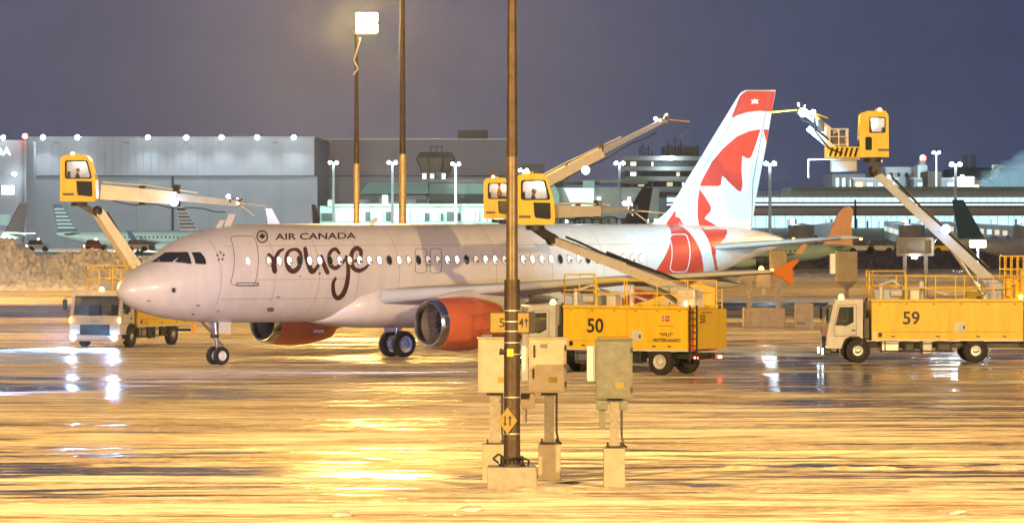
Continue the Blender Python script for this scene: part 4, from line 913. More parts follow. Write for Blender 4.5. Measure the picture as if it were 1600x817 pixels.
# truck number 50, in front of the wing
rz50 = R(-30); w50 = ground_at(1030, 586); R50 = Matrix.Rotation(rz50, 3, 'Z')
loc50 = w50 - R50 @ Vector((6.2, -1.25, 0)); loc50.z = 0
t50, zt = deicer('yellow de-icing truck numbered 50 with white cab, standing before the tail', loc50, rz50, '50', 7.45, (6.2,), small=True, lamps='dim')
cab50 = at(836, 351, 186)
b50 = at(1078, 458, (loc50 + R50 @ Vector((6.6, 0, 0))).y)
boom_set(t50, b50, at(862, 374, 186.5), cab50, 1, 'boompale', [(at(866, 331, 186), at(988, 329, 190), .42)], lw=.42)
person('operator in dark clothing inside the yellow cab right of the foreground pole', at(832, 325, 186), 1, 'darkcloth')
# truck 59 at the right edge
l59 = ground_at(1290, 567); l59.y += 1.25
t59, _ = deicer('yellow de-icing truck numbered 59 with its cage, at the right edge', l59, R(1.5), '59', 8.35, (6.35,), lamps='dim', cage=True)
cab59 = at(1364, 246, 196.2)
boom_set(t59, at(1556, 447, 196), at(1366, 268, 196.2), cab59, -1, 'boom', [(at(1320, 230, 196.3), at(1250, 172, 196), .30)], platform=True, lw=.46, cs=.96)
bpy.context.view_layer.update(); I59 = t59.matrix_world.inverted()
pa, pb2 = [I59 @ q for q in (at(1316, 244, 195.8), at(1262, 200, 195.8))]; bm = BM(); beam(bm, pa, pb2, .26, .30, .2, .22); ab = obj('lower_spray_arm', bm, M['boompale'], t59)
pc, pd = [I59 @ q for q in (at(1322, 222, 196.3), at(1272, 180, 196.2))]; bm = BM(); cyl(bm, pc, pd, .06)
for k in range(7):
    t_ = k / 6; a_, b_ = pc.lerp(pd, t_), I59 @ at(1320, 230, 196.3).lerp(at(1268, 188, 196), min(1, t_ + .08)); cyl(bm, a_, b_, .03, n=6)
obj('lattice_rail', bm, M['yellow2'], ab)
bm = BM(); tube(bm, [pa + Vector((0, -.2, .1)), pa.lerp(pb2, .4) + Vector((0, -.2, -.15)), pa.lerp(pb2, .8) + Vector((0, -.2, .1)), pd], .04, 6); obj('arm_hose', bm, M['hose'], ab)
person('operator in orange jacket inside the raised cab of the truck at the right', at(1360, 217, 196.2), -1)
# truck beside the nose, headlights on
rzL = R(69); RL = Matrix.Rotation(rzL, 3, 'Z'); lL = ground_at(148, 543)
lL = Vector((lL.x, lL.y, 0)); tL, _ = deicer('yellow-bodied de-icing truck with blinding blue-white headlights beside the nose', lL, rzL, None, 8.0, (6.0,), lamps='bright', wide=1.36)
bL = lL + RL @ Vector((5.4, 0, 0)); bL.z = 3.1
boom_set(tL, bL, at(152, 330, 222), at(124, 315, 222), 1, 'boompale', [(at(158, 300, 222), at(372, 318, 222), .62)], lw=.62, cs=1.10)
person('operator in dark clothing inside the leftmost raised yellow cab', at(120, 288, 222), 1, 'darkcloth')
# truck on the far side of the fuselage
lF = ground_at(880, 517); lF.y += 1.2
tF, _ = deicer('de-icing truck mostly hidden behind the fuselage, its cab raised above it', lF, R(2), None, 8.3, (6.35,), lamps=None)
boom_set(tF, at(1080, 440, lF.y), at(800, 352, lF.y - .2), at(780, 342, lF.y - .2), 1, 'boompale', [(at(818, 302, lF.y - .2), at(1040, 187, lF.y + 2), .52)], lw=.5, cs=1.10)
person('operator in orange jacket inside the raised cab left of the foreground pole', at(779, 308, lF.y - .2), 1)
# ------------------------------------------------------------------ foreground pole, cabinets
def D_(y): return H * F / (y - YH)
dp = D_(762); sp_ = F / dp
pb = at(800, 764, dp); pb.z = 0
T = thing('light_pole', 'tall brown steel pole with paler middle on a concrete block in the foreground', 'pole', pb, 0, 'high floodlight poles on the apron')
def pz(y, d=dp): return H - (y - YH) * d / F
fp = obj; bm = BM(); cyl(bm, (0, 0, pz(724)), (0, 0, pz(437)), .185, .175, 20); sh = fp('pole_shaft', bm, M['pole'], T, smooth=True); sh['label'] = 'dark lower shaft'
bm = BM(); cyl(bm, (0, 0, pz(437)), (0, 0, pz(245)), .13, .125, 20); o = fp('pole_shaft', bm, M['polemid'], T, smooth=True); o['label'] = 'paler middle shaft'  # middle length in a paler material than the rest
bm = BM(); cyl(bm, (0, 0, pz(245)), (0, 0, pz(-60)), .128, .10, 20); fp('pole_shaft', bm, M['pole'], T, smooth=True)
bm = BM(); cyl(bm, (0, 0, pz(729)), (0, 0, pz(724)), .30, n=20)
for k in range(10):
    a = k * math.pi / 5; cyl(bm, (.24 * math.cos(a), .24 * math.sin(a), pz(729)), (.24 * math.cos(a), .24 * math.sin(a), pz(712)), .022, n=6)
fp('base_flange', bm, M['darkmetal'], T)
bm = BM(); tube(bm, [(-.30, -.2, pz(722)), (-.42, -.25, pz(715)), (-.3, -.3, pz(708)), (-.1, -.3, pz(716)), (.15, -.3, pz(712)), (.38, -.25, pz(718)), (.36, -.2, pz(726))], .025, 6); fp('loose_cable', bm, M['darkmetal'], T)
bm = BM(); box2(bm, -.55, .55, -.55, .55, 0, pz(728), .03); fp('concrete_plinth', bm, M['concrete'], T)
for y in (485, 502, 517, 535, 553, 620, 657 + 20): bm = BM(); cyl(bm, (0, 0, pz(y) - .012), (0, 0, pz(y) + .012), .192, n=20); fp('steel_strap', bm, M['strap'], T)
# lamp head above the frame
bm = BM(); zt_ = pz(-60); box2(bm, -.9, .9, -.12, .12, zt_, zt_ + .15); hd = hd_fg = fp('lamp_head', bm, M['darkmetal'], T)
for k in range(3): bm = BM(); box(bm, (-.7 + .7 * k, .0, zt_ + .4), (.5, .35, .4), bev=.05); fp('floodlight', bm, M['steel'], hd); bm = BM(); box(bm, (-.7 + .7 * k, .0, zt_ + .18), (.4, .25, .02)); fp('lamp_glass', bm, E_['sodium'], hd)
# taxi signs
for x0, x1, s_, tx0, lab in ((765, 790, '5', 778, 'small yellow direction board reading 5, on the left of the foreground pole'), (807, 836, '4', 808, 'small yellow direction board reading 4 with an arrow, right of the foreground pole')):
    c_ = at((x0 + x1) / 2, 504, dp - .1); T2 = thing('direction_sign', lab, 'sign', c_, 0, 'direction boards on the pole')
    hw_ = (x1 - x0) / 2 / sp_; hh = 17 / sp_
    bm = BM(); plate(bm, rrect(-hw_, hw_, -hh, hh, .03), [], lambda u, v_, w: Vector((u, w, v_)), .10); bx = fp('sign_box', bm, M['darkmetal'], T2)
    a0 = -hw_ + .02 ; a1 = hw_ - (.02 if s_ == '5' else .14)
    bm = BM(); plate(bm, [(a0, -hh + .03), (a1, -hh + .03), (a1, hh - .03), (a0, hh - .03)], [], lambda u, v_, w: Vector((u, -w - .002, v_)), .012); fc = fp('sign_face', bm, M['signyellow'], T2)
    bm = BM(); h_ = 14 / sp_
    if s_ == '5': text_on(bm, '5', lambda u, v_, w: Vector((u, -.018 - w, v_)), .04, -h_ / 2, h_)
    else:
        text_on(bm, '4', lambda u, v_, w: Vector((u, -.018 - w, v_)), -hw_ + .05, -h_ / 2, h_, h_ * .55)
        plate(bm, [(.0, -h_ / 2), (.025, -h_ / 2), (.025, h_ * .1), (.06, h_ * .1), (.0125, h_ * .55), (-.035, h_ * .1), (.0, h_ * .1)], [], lambda u, v_, w: Vector((u, -.016 - w, v_)), .005)
    fp('sign_character', bm, M['blackpaint'], fc)
    bm = BM(); cyl(bm, (0, .13, .12), ((pb.x - c_.x), .13, .12), .02, n=6); cyl(bm, (0, .13, -.12), ((pb.x - c_.x), .13, -.12), .02, n=6); fp('sign_bracket', bm, M['strap'], T2)
# diamond sign
c_ = at(793, 657, dp - .24); T2 = thing('diamond_sign', 'small yellow diamond sign with two opposed arrows on the foreground pole', 'sign', c_)
r_ = 21 / sp_; bm = BM(); plate(bm, [(0, -r_), (r_ * .72, 0), (0, r_), (-r_ * .72, 0)], [], lambda u, v_, w: Vector((u, w, v_)), .015); fc = fp('sign_plate', bm, M['signyellow'], T2)
bm = BM(); f_ = lambda u, v_, w: Vector((u, -w - .002, v_))
for s, xo in ((1, .055), (-1, -.055)): plate(bm, [(xo + a, s * b) for a, b in ((-.014, -.11), (.014, -.11), (.014, .05), (.045, .05), (0, .12), (-.045, .05), (-.014, .05))], [], f_, .004)
fp('arrow_mark', bm, M['blackpaint'], fc)
c_ = at(795, 551, dp - .2); T2 = thing('warning_beeper', 'small yellow horn unit strapped to the foreground pole', 'signal horn', c_)
bm = BM(); box(bm, (.03, .02, 0), (.15, .12, .18), bev=.02); fp('housing', bm, M['yellow2'], T2); bm = BM(); cyl(bm, (-.03, 0, .0), (-.20, -.03, .03), .035, .075, 12); fp('horn', bm, M['darkmetal'], T2)
# cabinets
def cabinet(label, x0, x1, yt, yb, px_, pw, py1, bx0, bx1, byt, byb, m, mside=None, dd=None, detail=True):
    d = D_(byb); s = F / d; cx = (x0 + x1) / 2; c_ = at(cx, byb, d); c_.z = 0; z = lambda y: H - (y - YH) * d / F; X = lambda x: (x - cx) / s
    T = thing('electrical_cabinet', label, 'electrical cabinet', c_, 0, 'cabinets on posts by the pole')
    bm = BM(); box2(bm, X(x0), X(x1), -.28, .28, z(yb), z(yt), .02); bd = fp('cabinet_box', bm, m, T)
    bm = BM(); plate(bm, rrect(X(x0) + .05, X(x1) - .05, z(yb) + .05, z(yt) - .05, .02), [], lambda u, v_, w: Vector((u, -.283 - w, v_)), .02); dr = fp('cabinet_door', bm, m, T)
    bm = BM(); box2(bm, X(x0) - .03, X(x1) + .03, -.31, .31, z(yt) + .002, z(yt) + .035, .01); fp('cabinet_lid', bm, m, T)
    if detail:
        bm = BM(); hx = X(x0) + .13; box(bm, (hx, -.32, z(yt) - .28), (.04, .03, .28)); obj('door_latch', bm, M['black'], dr)
        bm = BM(); hx = X(x0) + .10; box(bm, (hx, -.32, z(yb) + .45), (.03, .03, .22)); obj('door_latch', bm, M['black'], dr)
        bm = BM(); box(bm, (X(x0) + .35, -.312, z(yt) - .16), (.16, .006, .09)); obj('data_plate', bm, M['outline'], dr)
    bm = BM(); hw_ = pw / 2 / s; box2(bm, X(px_) - hw_, X(px_) + hw_, -hw_, hw_, z(py1) + .03, z(yb)); fp('post', bm, M['post'], T)
    bm = BM(); box2(bm, X(px_) - hw_ * 1.9, X(px_) + hw_ * 1.9, -hw_ * 1.9, hw_ * 1.9, z(py1) + .002, z(py1) + .03)
    for a in (-1, 1):
        for b in (-1, 1): cyl(bm, (X(px_) + a * hw_ * 1.5, b * hw_ * 1.5, z(py1)), (X(px_) + a * hw_ * 1.5, b * hw_ * 1.5, z(py1) + .10), .018, n=6)
    fp('post_flange', bm, M['darkmetal'], T); bm = BM()
    box2(bm, X(px_) - hw_ * 1.7, X(px_) + hw_ * 1.7, -hw_ * 1.4, hw_ * 1.4, z(yb) - .06, z(yb) - .002); fp('post_flange', bm, M['darkmetal'], T)
    bm = BM(); cx_ = X(px_) + hw_ + .06; tube(bm, [(cx_, -.05, z(yb)), (cx_, -.05, z(py1) + .25), (cx_ + .04, -.1, z(py1) + .05), (cx_ + .1, -.3, z(byt) + .02)], .025, 8); fp('conduit', bm, M['darkmetal'], T)
    for zz_ in (z(yt) - .2, z(yb) + .2): bm = BM(); cyl(bm, (X(x1) - .02, -.31, zz_ - .06), (X(x1) - .02, -.31, zz_ + .06), .022, n=8); obj('hinge', bm, M['darkmetal'], dr)
    bm = BM(); box(bm, ((X(x0) + X(x1)) / 2 + .12, -.309, z(yb) + .3), (.2, .006, .13)); obj('warning_label', bm, M['signyellow'], dr)
    bm = BM(); box2(bm, X(bx0), X(bx1), -.35, .35, 0, z(byt), .02); fp('concrete_block', bm, M['conclight'], T)
    return T, X, z, d
cabinet('cream electrical cabinet on a post, just left of the foreground pole', 747, 806, 529, 613, 773, 15, 693, 753, 790, 693, 749, M['creambox'], detail=False)
T, X, z, d = cabinet('cream electrical cabinet with black latches on a post, right of the foreground pole', 826, 885, 529, 613, 858, 15, 692, 841, 876, 693, 749, M['creambox'])
bm = BM(); box2(bm, X(815), X(825.3), -.15, .2, z(595), z(540), .01); o = fp('junction_box', bm, M['alubox'], T)
bm = BM(); box2(bm, X(814), X(836), .32, .6, z(639), z(615), .01); cyl(bm, (X(820), .45, z(661)), (X(820), .45, z(640)), .05, n=8); fp('lower_box', bm, M['creambox'], T)
T, X, z, d = cabinet('grey-green weathered cabinet on a single post, right of the cream ones', 931, 988, 532, 622, 960, 14, 698, 943, 976, 699, 760, M['greybox'], detail=False)
bm = BM(); box2(bm, X(917), X(930.4), -.15, .2, z(595), z(540), .01); fp('side_box', bm, M['alubox'], T)
bm = BM(); box2(bm, X(932), X(950), -.12, .18, z(640), z(624), .01); box2(bm, X(936), X(946), -.05, .1, z(667), z(639)); fp('cable_gland_box', bm, M['greybox'], T); bm = BM(); box2(bm, X(968), X(980), -.12, .18, z(640), z(624), .01); fp('cable_gland_box', bm, M['greybox'], T)
bm = BM(); box2(bm, X(935), X(985), -.2, .2, z(526) - .05, z(526) + .0, .02); fp('cabinet_cap', bm, M['signyellow'], T)
# small things on the floor
for i, (x, y, w_) in enumerate(((535, 806, .22), (735, 798, .25), (1495, 803, .2))):
    bm = BM(); c_ = ground_at(x, y); bmesh.ops.create_icosphere(bm, subdivisions=2, radius=w_)
    for v_ in bm.verts: v_.co.z *= .35; v_.co += Vector((mn.noise(v_.co * 6 + Vector((i, 0, 0))),) * 3) * .06
    o = obj('ice_lump', bm, snowm, None, smooth=True); o.location = (c_.x, c_.y, .03)
    tag(o, ('lump of dirty ice on the apron at the bottom, left of centre', 'lump of ice on the apron in front of the pole, left of its block', 'lump of ice on the apron at the lower right')[i], 'ice lump', 'ice lumps on the apron')

# ------------------------------------------------------------------ mid-ground equipment behind the wing
def zf(d): return lambda y: H - (y - YH) * d / F
d = D_(512); s = F / d; z = zf(d); cx = 1192; X = lambda x: (x - cx) / s
c_ = at(cx, 512, d); c_.z = 0
T = thing('sign_stand', 'two-legged equipment stand on a wide pale concrete block behind the wing tip', 'equipment stand', c_)
bm = BM(); box2(bm, X(1161), X(1226), -.6, .6, 0, z(481), .06); fp('concrete_block', bm, M['conclight'], T)
for x in (1171, 1216): bm = BM(); box2(bm, X(x - 4), X(x + 4), -.12, .12, z(481), z(438)); fp('leg', bm, M['post'], T)
bm = BM(); box2(bm, X(1157), X(1230), -.2, .2, z(437), z(425), .01); fp('cross_beam', bm, M['conclight'], T)
bm = BM(); box2(bm, X(1203), X(1229), -.2, .2, z(424), z(392), .02); fp('upper_box', bm, M['conclight'], T)
bm = BM(); box2(bm, X(1181), X(1204), -.3, -.21, z(449), z(425), .02); box2(bm, X(1190), X(1196), -.28, -.2, z(460), z(450), .01); fp('hanging_box', bm, M['creambox'], T)
bm = BM(); sphere(bm, (X(1189), -.35, z(420)), .14); fp('flashing_lamp', bm, E_['amber'], T)
bm = BM(); sphere(bm, (X(1189), -.35, z(420) + .2), .05); bm.free()
d = D_(513); s = F / d; z = zf(d); cx = 1254; X = lambda x: (x - cx) / s; c_ = at(cx, 513, d); c_.z = 0
T = thing('marker_block', 'narrow upright pale concrete cabinet behind the wing tip', 'concrete cabinet', c_)
bm = BM(); box2(bm, X(1242), X(1264), -.4, .4, 0, z(473), .02); fp('block_body', bm, M['conclight'], T)
bm = BM(); box2(bm, X(1262), X(1270), -.3, .3, 0, z(474), .01); fp('side_leaf', bm, M['creambox'], T); bm = BM(); box2(bm, X(1244), X(1258), -.41, -.402, z(506), z(503)); fp('lower_slot', bm, M['outline'], T)
d = D_(500); s = F / d; z = zf(d); cx = 1320; X = lambda x: (x - cx) / s; c_ = at(cx, 500, d); c_.z = 0
T = thing('electrical_cabinet', 'pale grey cabinet on a single post behind the front of the truck numbered 59', 'electrical cabinet', c_, 0)
bm = BM(); box2(bm, X(1306), X(1339), -.5, .5, z(440), z(393), .04); fp('cabinet_box', bm, M['conclight'], T)
bm = BM(); box2(bm, X(1297), X(1305.5), -.3, .4, z(428), z(396), .03); fp('side_box', bm, M['alubox'], T)
bm = BM(); rr = [[(X(1306), -.4, z(440.2)), (X(1339), -.4, z(440.2)), (X(1339), .4, z(440.2)), (X(1306), .4, z(440.2))], [(X(1320), -.1, z(452)), (X(1326), -.1, z(452)), (X(1326), .1, z(452)), (X(1320), .1, z(452))]]; loft(bm, rr); box2(bm, X(1320), X(1326), -.1, .1, 0, z(452)); fp('post', bm, M['post'], T)
d = D_(478); s = F / d; z = zf(d); cx = 1430; X = lambda x: (x - cx) / s; c_ = at(cx, 478, d); c_.z = 0
T = thing('gate_sign', 'wide pale-framed information board on two legs behind the truck numbered 59', 'sign board', c_)
bm = BM(); plate(bm, rrect(X(1401), X(1459), z(400), z(371), .05), [rrect(X(1405), X(1455), z(396), z(375), .03)], lambda u, v_, w: Vector((u, w, v_)), .4); fp('board_frame', bm, M['creambox'], T)
bm = BM(); box2(bm, X(1405.5), X(1454.5), .2, .3, z(395.5), z(375.5)); fp('board_face', bm, M['post'], T)
for x in (1414, 1447): bm = BM(); box2(bm, X(x - 3), X(x + 3), .1, .3, 0, z(400.3)); fp('leg', bm, M['post'], T)
bm = BM(); box2(bm, X(1425), X(1433), -.2, .0, z(404), z(401)); fp('board_lamp', bm, E_['cool'], T)
# ------------------------------------------------------------------ buildings far behind
def bpx(bm, x0, x1, y0, y1, d, dep=20, org=None, ybot=None, bev=0):
    a, b = at(x0, y0, d), at(x1, y1, d); o_ = org or Vector((0, 0, 0))
    z1 = b.z if ybot is None else ybot
    box2(bm, a.x - o_.x, b.x - o_.x, d - o_.y, d + dep - o_.y, z1, a.z, bev)
def building(name, label, cat, x0, x1, y0, d, dep, m, group=None):
    a = at(x0, y0, d); b = at(x1, y0, d); o_ = Vector(((a.x + b.x) / 2, d, 0)); T = thing(name, label, cat, o_, 0, group)
    bm = BM(); bpx(bm, x0, x1, y0, y0, d, dep, o_, 0); w = obj('wall', bm, m, T); return T, w, o_
def part(name, x0, x1, y0, y1, d, dep, m, T, o_, bev=0):
    bm = BM(); bpx(bm, x0, x1, y0, y1, d, dep, o_, bev=bev); return obj(name, bm, m, T)
# big hangar
dh = 1100
T, w, o_ = building('hangar', 'long grey-green aircraft hangar with floodlights along its roof, at the left', 'hangar', 40, 491, 216, dh, 120, M['hangar'])
part('roof_edge', 38, 493, 213.5, 216, dh - .5, 121, M['pinkwall'], T, o_)
for x0, x1 in ((49, 268), (272, 496)):
    dr = part('hangar_door', x0, x1, 276, 390, dh - 1.0, .9, M['hangardoor'], T, o_)
    for k in range(1, 4): part('door_seam', x0 + (x1 - x0) * k / 4, x0 + (x1 - x0) * k / 4 + .5, 277, 390, dh - 1.1, .09, M['outline'], dr, Vector((o_.x, o_.y, 0)))
part('door_header', 45, 498, 274.5, 276, dh - 1.3, 1.2, M['seam'], T, o_); part('door_gap', 268, 272, 276, 390, dh - 1.2, 1.1, M['seam'], T, o_); part('door_jamb', 46, 49, 276, 390, dh - 1.2, 1.1, M['seam'], T, o_)
for k in range(7):
    x = (67, 121, 231, 291, 346, 402, 459)[k]
    c_ = at(x, 215, dh - 4); bm = BM(); sphere(bm, Vector((c_.x - o_.x, c_.y - o_.y, c_.z)), .55, (1, .6, 1)); fl = obj('floodlight', bm, E_['cool'], T); bm = BM(); cyl(bm, (c_.x - o_.x, -3.8, c_.z - .2), (c_.x - o_.x, .4, c_.z - .2), .2); obj('lamp_bracket', bm, M['seam'], fl)
    spot('hangar_flood', at(x, 214, dh - 5), at(x, 300, dh - 1), 5500, COOL, R(95), .9, .5, fl)
for x in (88, 197, 290, 430): part('roof_vent', x - 4, x + 4, 222, 224, dh - .6, .5, M['outline'], w, o_)
for x in range(56, 490, 12): part('cladding_rib', x, x + .6, 218, 273.5, dh - .12, .11, M['hangar'], w, o_)
# left annexe
T, w, o_ = building('hangar_annexe', 'pale blue-grey hangar end wall carrying white letters, at the far left', 'hangar', -60, 40, 219, dh - 25, 60, M['hangar'])
part('corner_post', 38, 41, 219, 395, dh - 26, 1, M['hangar'], T, o_)
part('letter_panel', 2, 22, 290, 304, dh - 26, .8, E_['whitew'], T, o_)
bm = BM(); a = at(-9, 243, dh - 25.6); text_on(bm, 'DA', lambda u, v_, w: Vector((u, -.6 - w, v_)), a.x - o_.x, a.z, 1.9, 3.9, bold=.02); obj('wall_letters', bm, E_['whitew'], T)
bm = BM(); c_ = at(22, 272, dh - 28); sphere(bm, c_ - o_, .45, (1.3, .6, .8)); fl = obj('wall_lamp', bm, E_['cool'], T); spot('annexe_flood', at(22, 270, dh - 31), at(22, 320, dh - 25), 700, COOL, R(130), .9, .5, fl)
bm = BM(); c_ = at(5, 215, dh - 28); sphere(bm, c_ - o_, .5); obj('roof_lamp', bm, E_['cool'], T); bm = BM(); c_ = at(39, 213, dh - 28); sphere(bm, c_ - o_, .6); obj('warning_lamp', bm, E_['redl'], T)
part('window_strip', -20, 12, 335, 352, dh - 60, 5, M['termgreen'], T, o_)
# mauve second building
T, w, o_ = building('warehouse', 'broad mauve-grey flat-roofed hangar behind the poles, in the middle', 'hangar', 491.6, 791, 218, 1190, 120, M['pinkwall'])
part('roof_edge', 491, 791.5, 217, 218, 1189.5, 121, M['boompale'], T, o_); part('dark_joint', 497, 790, 274.5, 276, 1189, .9, M['seam'], T, o_)
part('lower_cladding', 530, 790, 277, 395, 1188.6, 1.2, M['hangar'], T, o_); part('red_stripe', 510, 514, 220, 274, 1189.5, .4, M['brownwall'], T, o_)
pr_ = part('plant_room', 715, 762, 203, 217.5, 1200, 30, M['brownwall'], T, o_)
# apron control tower
dt = 980; o_ = at(681, 300, dt); o_.z = 0; T = thing('control_tower', 'dark funnel-shaped apron control tower above the green roof', 'control tower', o_); s = F / dt; z = zf(dt)
def octo(rx, zz_): return [(rx * math.cos(R(22.5 + 45 * k)), rx * math.sin(R(22.5 + 45 * k)), zz_) for k in range(8)]
bm = BM(); loft(bm, [octo(2.2, 0), octo(2.2, z(285)), octo(3.1, z(275)), octo(3.4, z(270))]); obj('tower_stem', bm, M['concband'], T)
bm = BM(); loft(bm, [octo(23 / s, z(270.2)), octo(26 / s, z(264)), octo(32 / s, z(247))]); obj('control_cab', bm, M['reddark'], T)
bm = BM(); loft(bm, [octo(32.6 / s, z(246.8)), octo(30 / s, z(243)), octo(26 / s, z(238))]); obj('tower_roof', bm, M['brownwall'], T)
bm = BM()
for k in range(8):
    a = R(22.5 + 45 * k); cyl(bm, (23.3 / s * math.cos(a), 23.3 / s * math.sin(a), z(269)), (32.4 / s * math.cos(a), 32.4 / s * math.sin(a), z(247.2)), .16, n=6)
obj('cab_mullions', bm, M['seam'], T)
bm = BM()
for dx in (-1.1, .2, 1.3): cyl(bm, (dx, 0, z(238)), (dx, 0, z(228)), .09, n=6)
tube(bm, [(-1.1, 0, z(230)), (1.3, 0, z(230))], .09, 6); obj('antennas', bm, M['seam'], T)
for x, y0, y1 in ((660, 271, 280), (672, 272, 279), (690, 271, 281)):
    part('lit_window', x, x + 6, y0, y1, dt - 6, 1, E_['whitew'], T, o_)
# green lit terminal
dg = 905
T, w, o_ = building('terminal_building', 'low terminal with glowing pale green mansard roof behind the two far poles', 'terminal', 562, 670, 312, dg, 40, M['termwall'])
bm = BM(); a, b = at(562, 303, dg - 3), at(670, 285, dg)
rr = [[(a.x - o_.x, -3, a.z), (b.x - o_.x, -3, a.z), (b.x - o_.x, 42, a.z), (a.x - o_.x, 42, a.z)], [(a.x - o_.x + 1.5, 2, b.z), (b.x - o_.x - .3, 2, b.z), (b.x - o_.x - .3, 40, b.z), (a.x - o_.x + 1.5, 40, b.z)]]
loft(bm, rr); obj('mansard_roof', bm, M['termgreen'], T)
part('dark_glazing', 578, 592, 306, 316, dg - .6, .5, M['termdark'], T, o_); part('dark_glazing', 650, 668, 312, 317, dg - .6, .5, M['termdark'], T, o_); part('white_panel', 597, 606, 305, 320, dg - 1.5, 1.2, E_['whitew'], T, o_); part('dark_glazing', 609, 624, 306, 316, dg - .6, .5, M['termdark'], T, o_)
T, w, o_ = building('concourse', 'pale green lit concourse wing with dark window band beside the control tower', 'terminal', 670.5, 760, 287, dg + 10, 30, M['termgreen'])
part('dark_glazing', 671, 759, 303, 318, dg + 9.2, .7, M['termdark'], T, o_); part('parapet', 668, 1012, 280, 287, dg + 14, 20, M['concband'], T, o_)
T, w, o_ = building('pier_building', 'long low snow-roofed passenger pier with lit blue windows behind the fuselage', 'terminal', 500, 792, 322, dg - 30, 20, M['termgreen'])
part('snow_roof', 512, 796, 319, 322, dg - 31, 22, M['snowroof'], T, o_)
x = 503
while x < 788:
    wd_ = random.choice((4, 7, 10, 14)); mm_ = random.choice((E_['bluew'], E_['cyan'], E_['whitew'], M['termdark'], E_['mint'], M['termdark'], E_['bluew']))
    part('window', x, min(788, x + wd_), random.choice((328, 331, 333)), 345, dg - 30.5, .45, mm_, T, o_); x += wd_ + random.choice((1.5, 3, 5))
for x, h_ in ((512, 312), (536, 322), (624, 322), (706, 324)): part('roof_unit', x, x + 9, h_, 319, dg - 25, 6, M['snowroof'], T, o_)
# right of the pole: hopper shaped roofs and the dark plant
T, w, o_ = building('gate_building', 'terminal block with a slanting mint-coloured light well, right of the raised yellow cab', 'terminal', 795, 1030, 293, dg, 30, M['concband'])
bm = BM(); q = [at(881, 294, dg - 1.5), at(928, 294, dg - 1.5), at(928, 325, dg - 1.5), at(895, 325, dg - 1.5)]; plate(bm, [(p.x - o_.x, p.z) for p in q], [], lambda u, v_, w: Vector((u, -1.5 + w, v_)), 1.4); obj('light_well', bm, E_['mint'], T)
bm = BM(); q = [at(858, 288, dg - 1.5), at(866, 288, dg - 1.5), at(874, 304, dg - 1.5), at(874, 318, dg - 1.5), at(858, 318, dg - 1.5)]; plate(bm, [(p.x - o_.x, p.z) for p in q], [], lambda u, v_, w: Vector((u, -1.5 + w, v_)), 1.4); obj('light_well', bm, M['termgreen'], T)
part('roof_plant', 911, 929, 282, 292.5, dg - 2, 4, M['termgreen'], T, o_); part('dark_band', 795, 880, 283, 293, dg + 2, 6, M['termdark'], T, o_); part('lower_band', 795, 1030, 332, 341, dg - 2, 1.8, M['concband'], T, o_)
part('lit_panel', 933, 939, 308, 325, dg - 1.2, 1, E_['whitew'], T, o_); part('lit_panel', 981, 986, 308, 320, dg - 1.2, 1, E_['whitew'], T, o_)
x = 800
while x < 1030:
    part('window', x, x + 5, 342, 349, dg - 2.5, .5, random.choice((M['termdark'], E_['whitew'], M['termdark'], E_['cyan'])), T, o_); x += random.choice((7, 9, 13))
part('plant_room', 812, 851, 256, 276, 1150, 20, M['brownwall'], T, o_)
# layered office block behind the fin
dk = 960
T, w, o_ = building('office_block', 'grey concrete office block with dark window bands behind the fin', 'office block', 976, 1180, 245, dk, 40, M['termdark'])
for y0, y1, x0 in ((244, 251, 975), (260.5, 267, 975), (276, 283, 975), (292, 300, 978)): part('floor_slab', x0, 1182, y0, y1, dk - 1.5, 42, M['concband'], T, o_)
part('ribbed_wall', 1000, 1182, 300.3, 314, dk - 2.5, 3, M['brownwall'], T, o_)
random.seed(3)
for (ya, yb) in ((252, 260), (268, 275.5), (284, 291.5)):
    x = 985
    while x < 1080:
        if random.random() < (.75 if ya == 284 else .35): part('lit_window', x, x + random.choice((3, 5, 9)), ya + 1, yb - .5, dk - .6, .5, random.choice((E_['whitew'], E_['warmw'], M['termwall'], M['termwall'])), T, o_)
        x += random.choice((6, 9, 12))
part('rooftop_house', 1037, 1092, 229, 243.8, dk + 8, 14, M['brownwall'], T, o_)
a = at(1001, 244, dk + 5)
for k, (x, y) in enumerate(((1000, 230), (1004, 224), (1008, 234), (1013, 228), (1018, 236), (1044, 222), (1050, 226), (1055, 214), (1060, 226), (1063, 220), (1090, 226))):
    bm = BM(); p_ = at(x, y, dk + 5) - o_; cyl(bm, (p_.x, p_.y, a.z - .2), p_, .12, n=5); cyl(bm, p_ - Vector((.6, 0, .8)), p_ - Vector((-.6, 0, .8)), .09, n=5); obj('roof_antenna', bm, M['seam'], T)
bm = BM(); c_ = at(1044, 247, dk - 4) - o_; box(bm, c_, (2.4, .6, .7), bev=.1); obj('facade_floodlight', bm, E_['cool'], T)
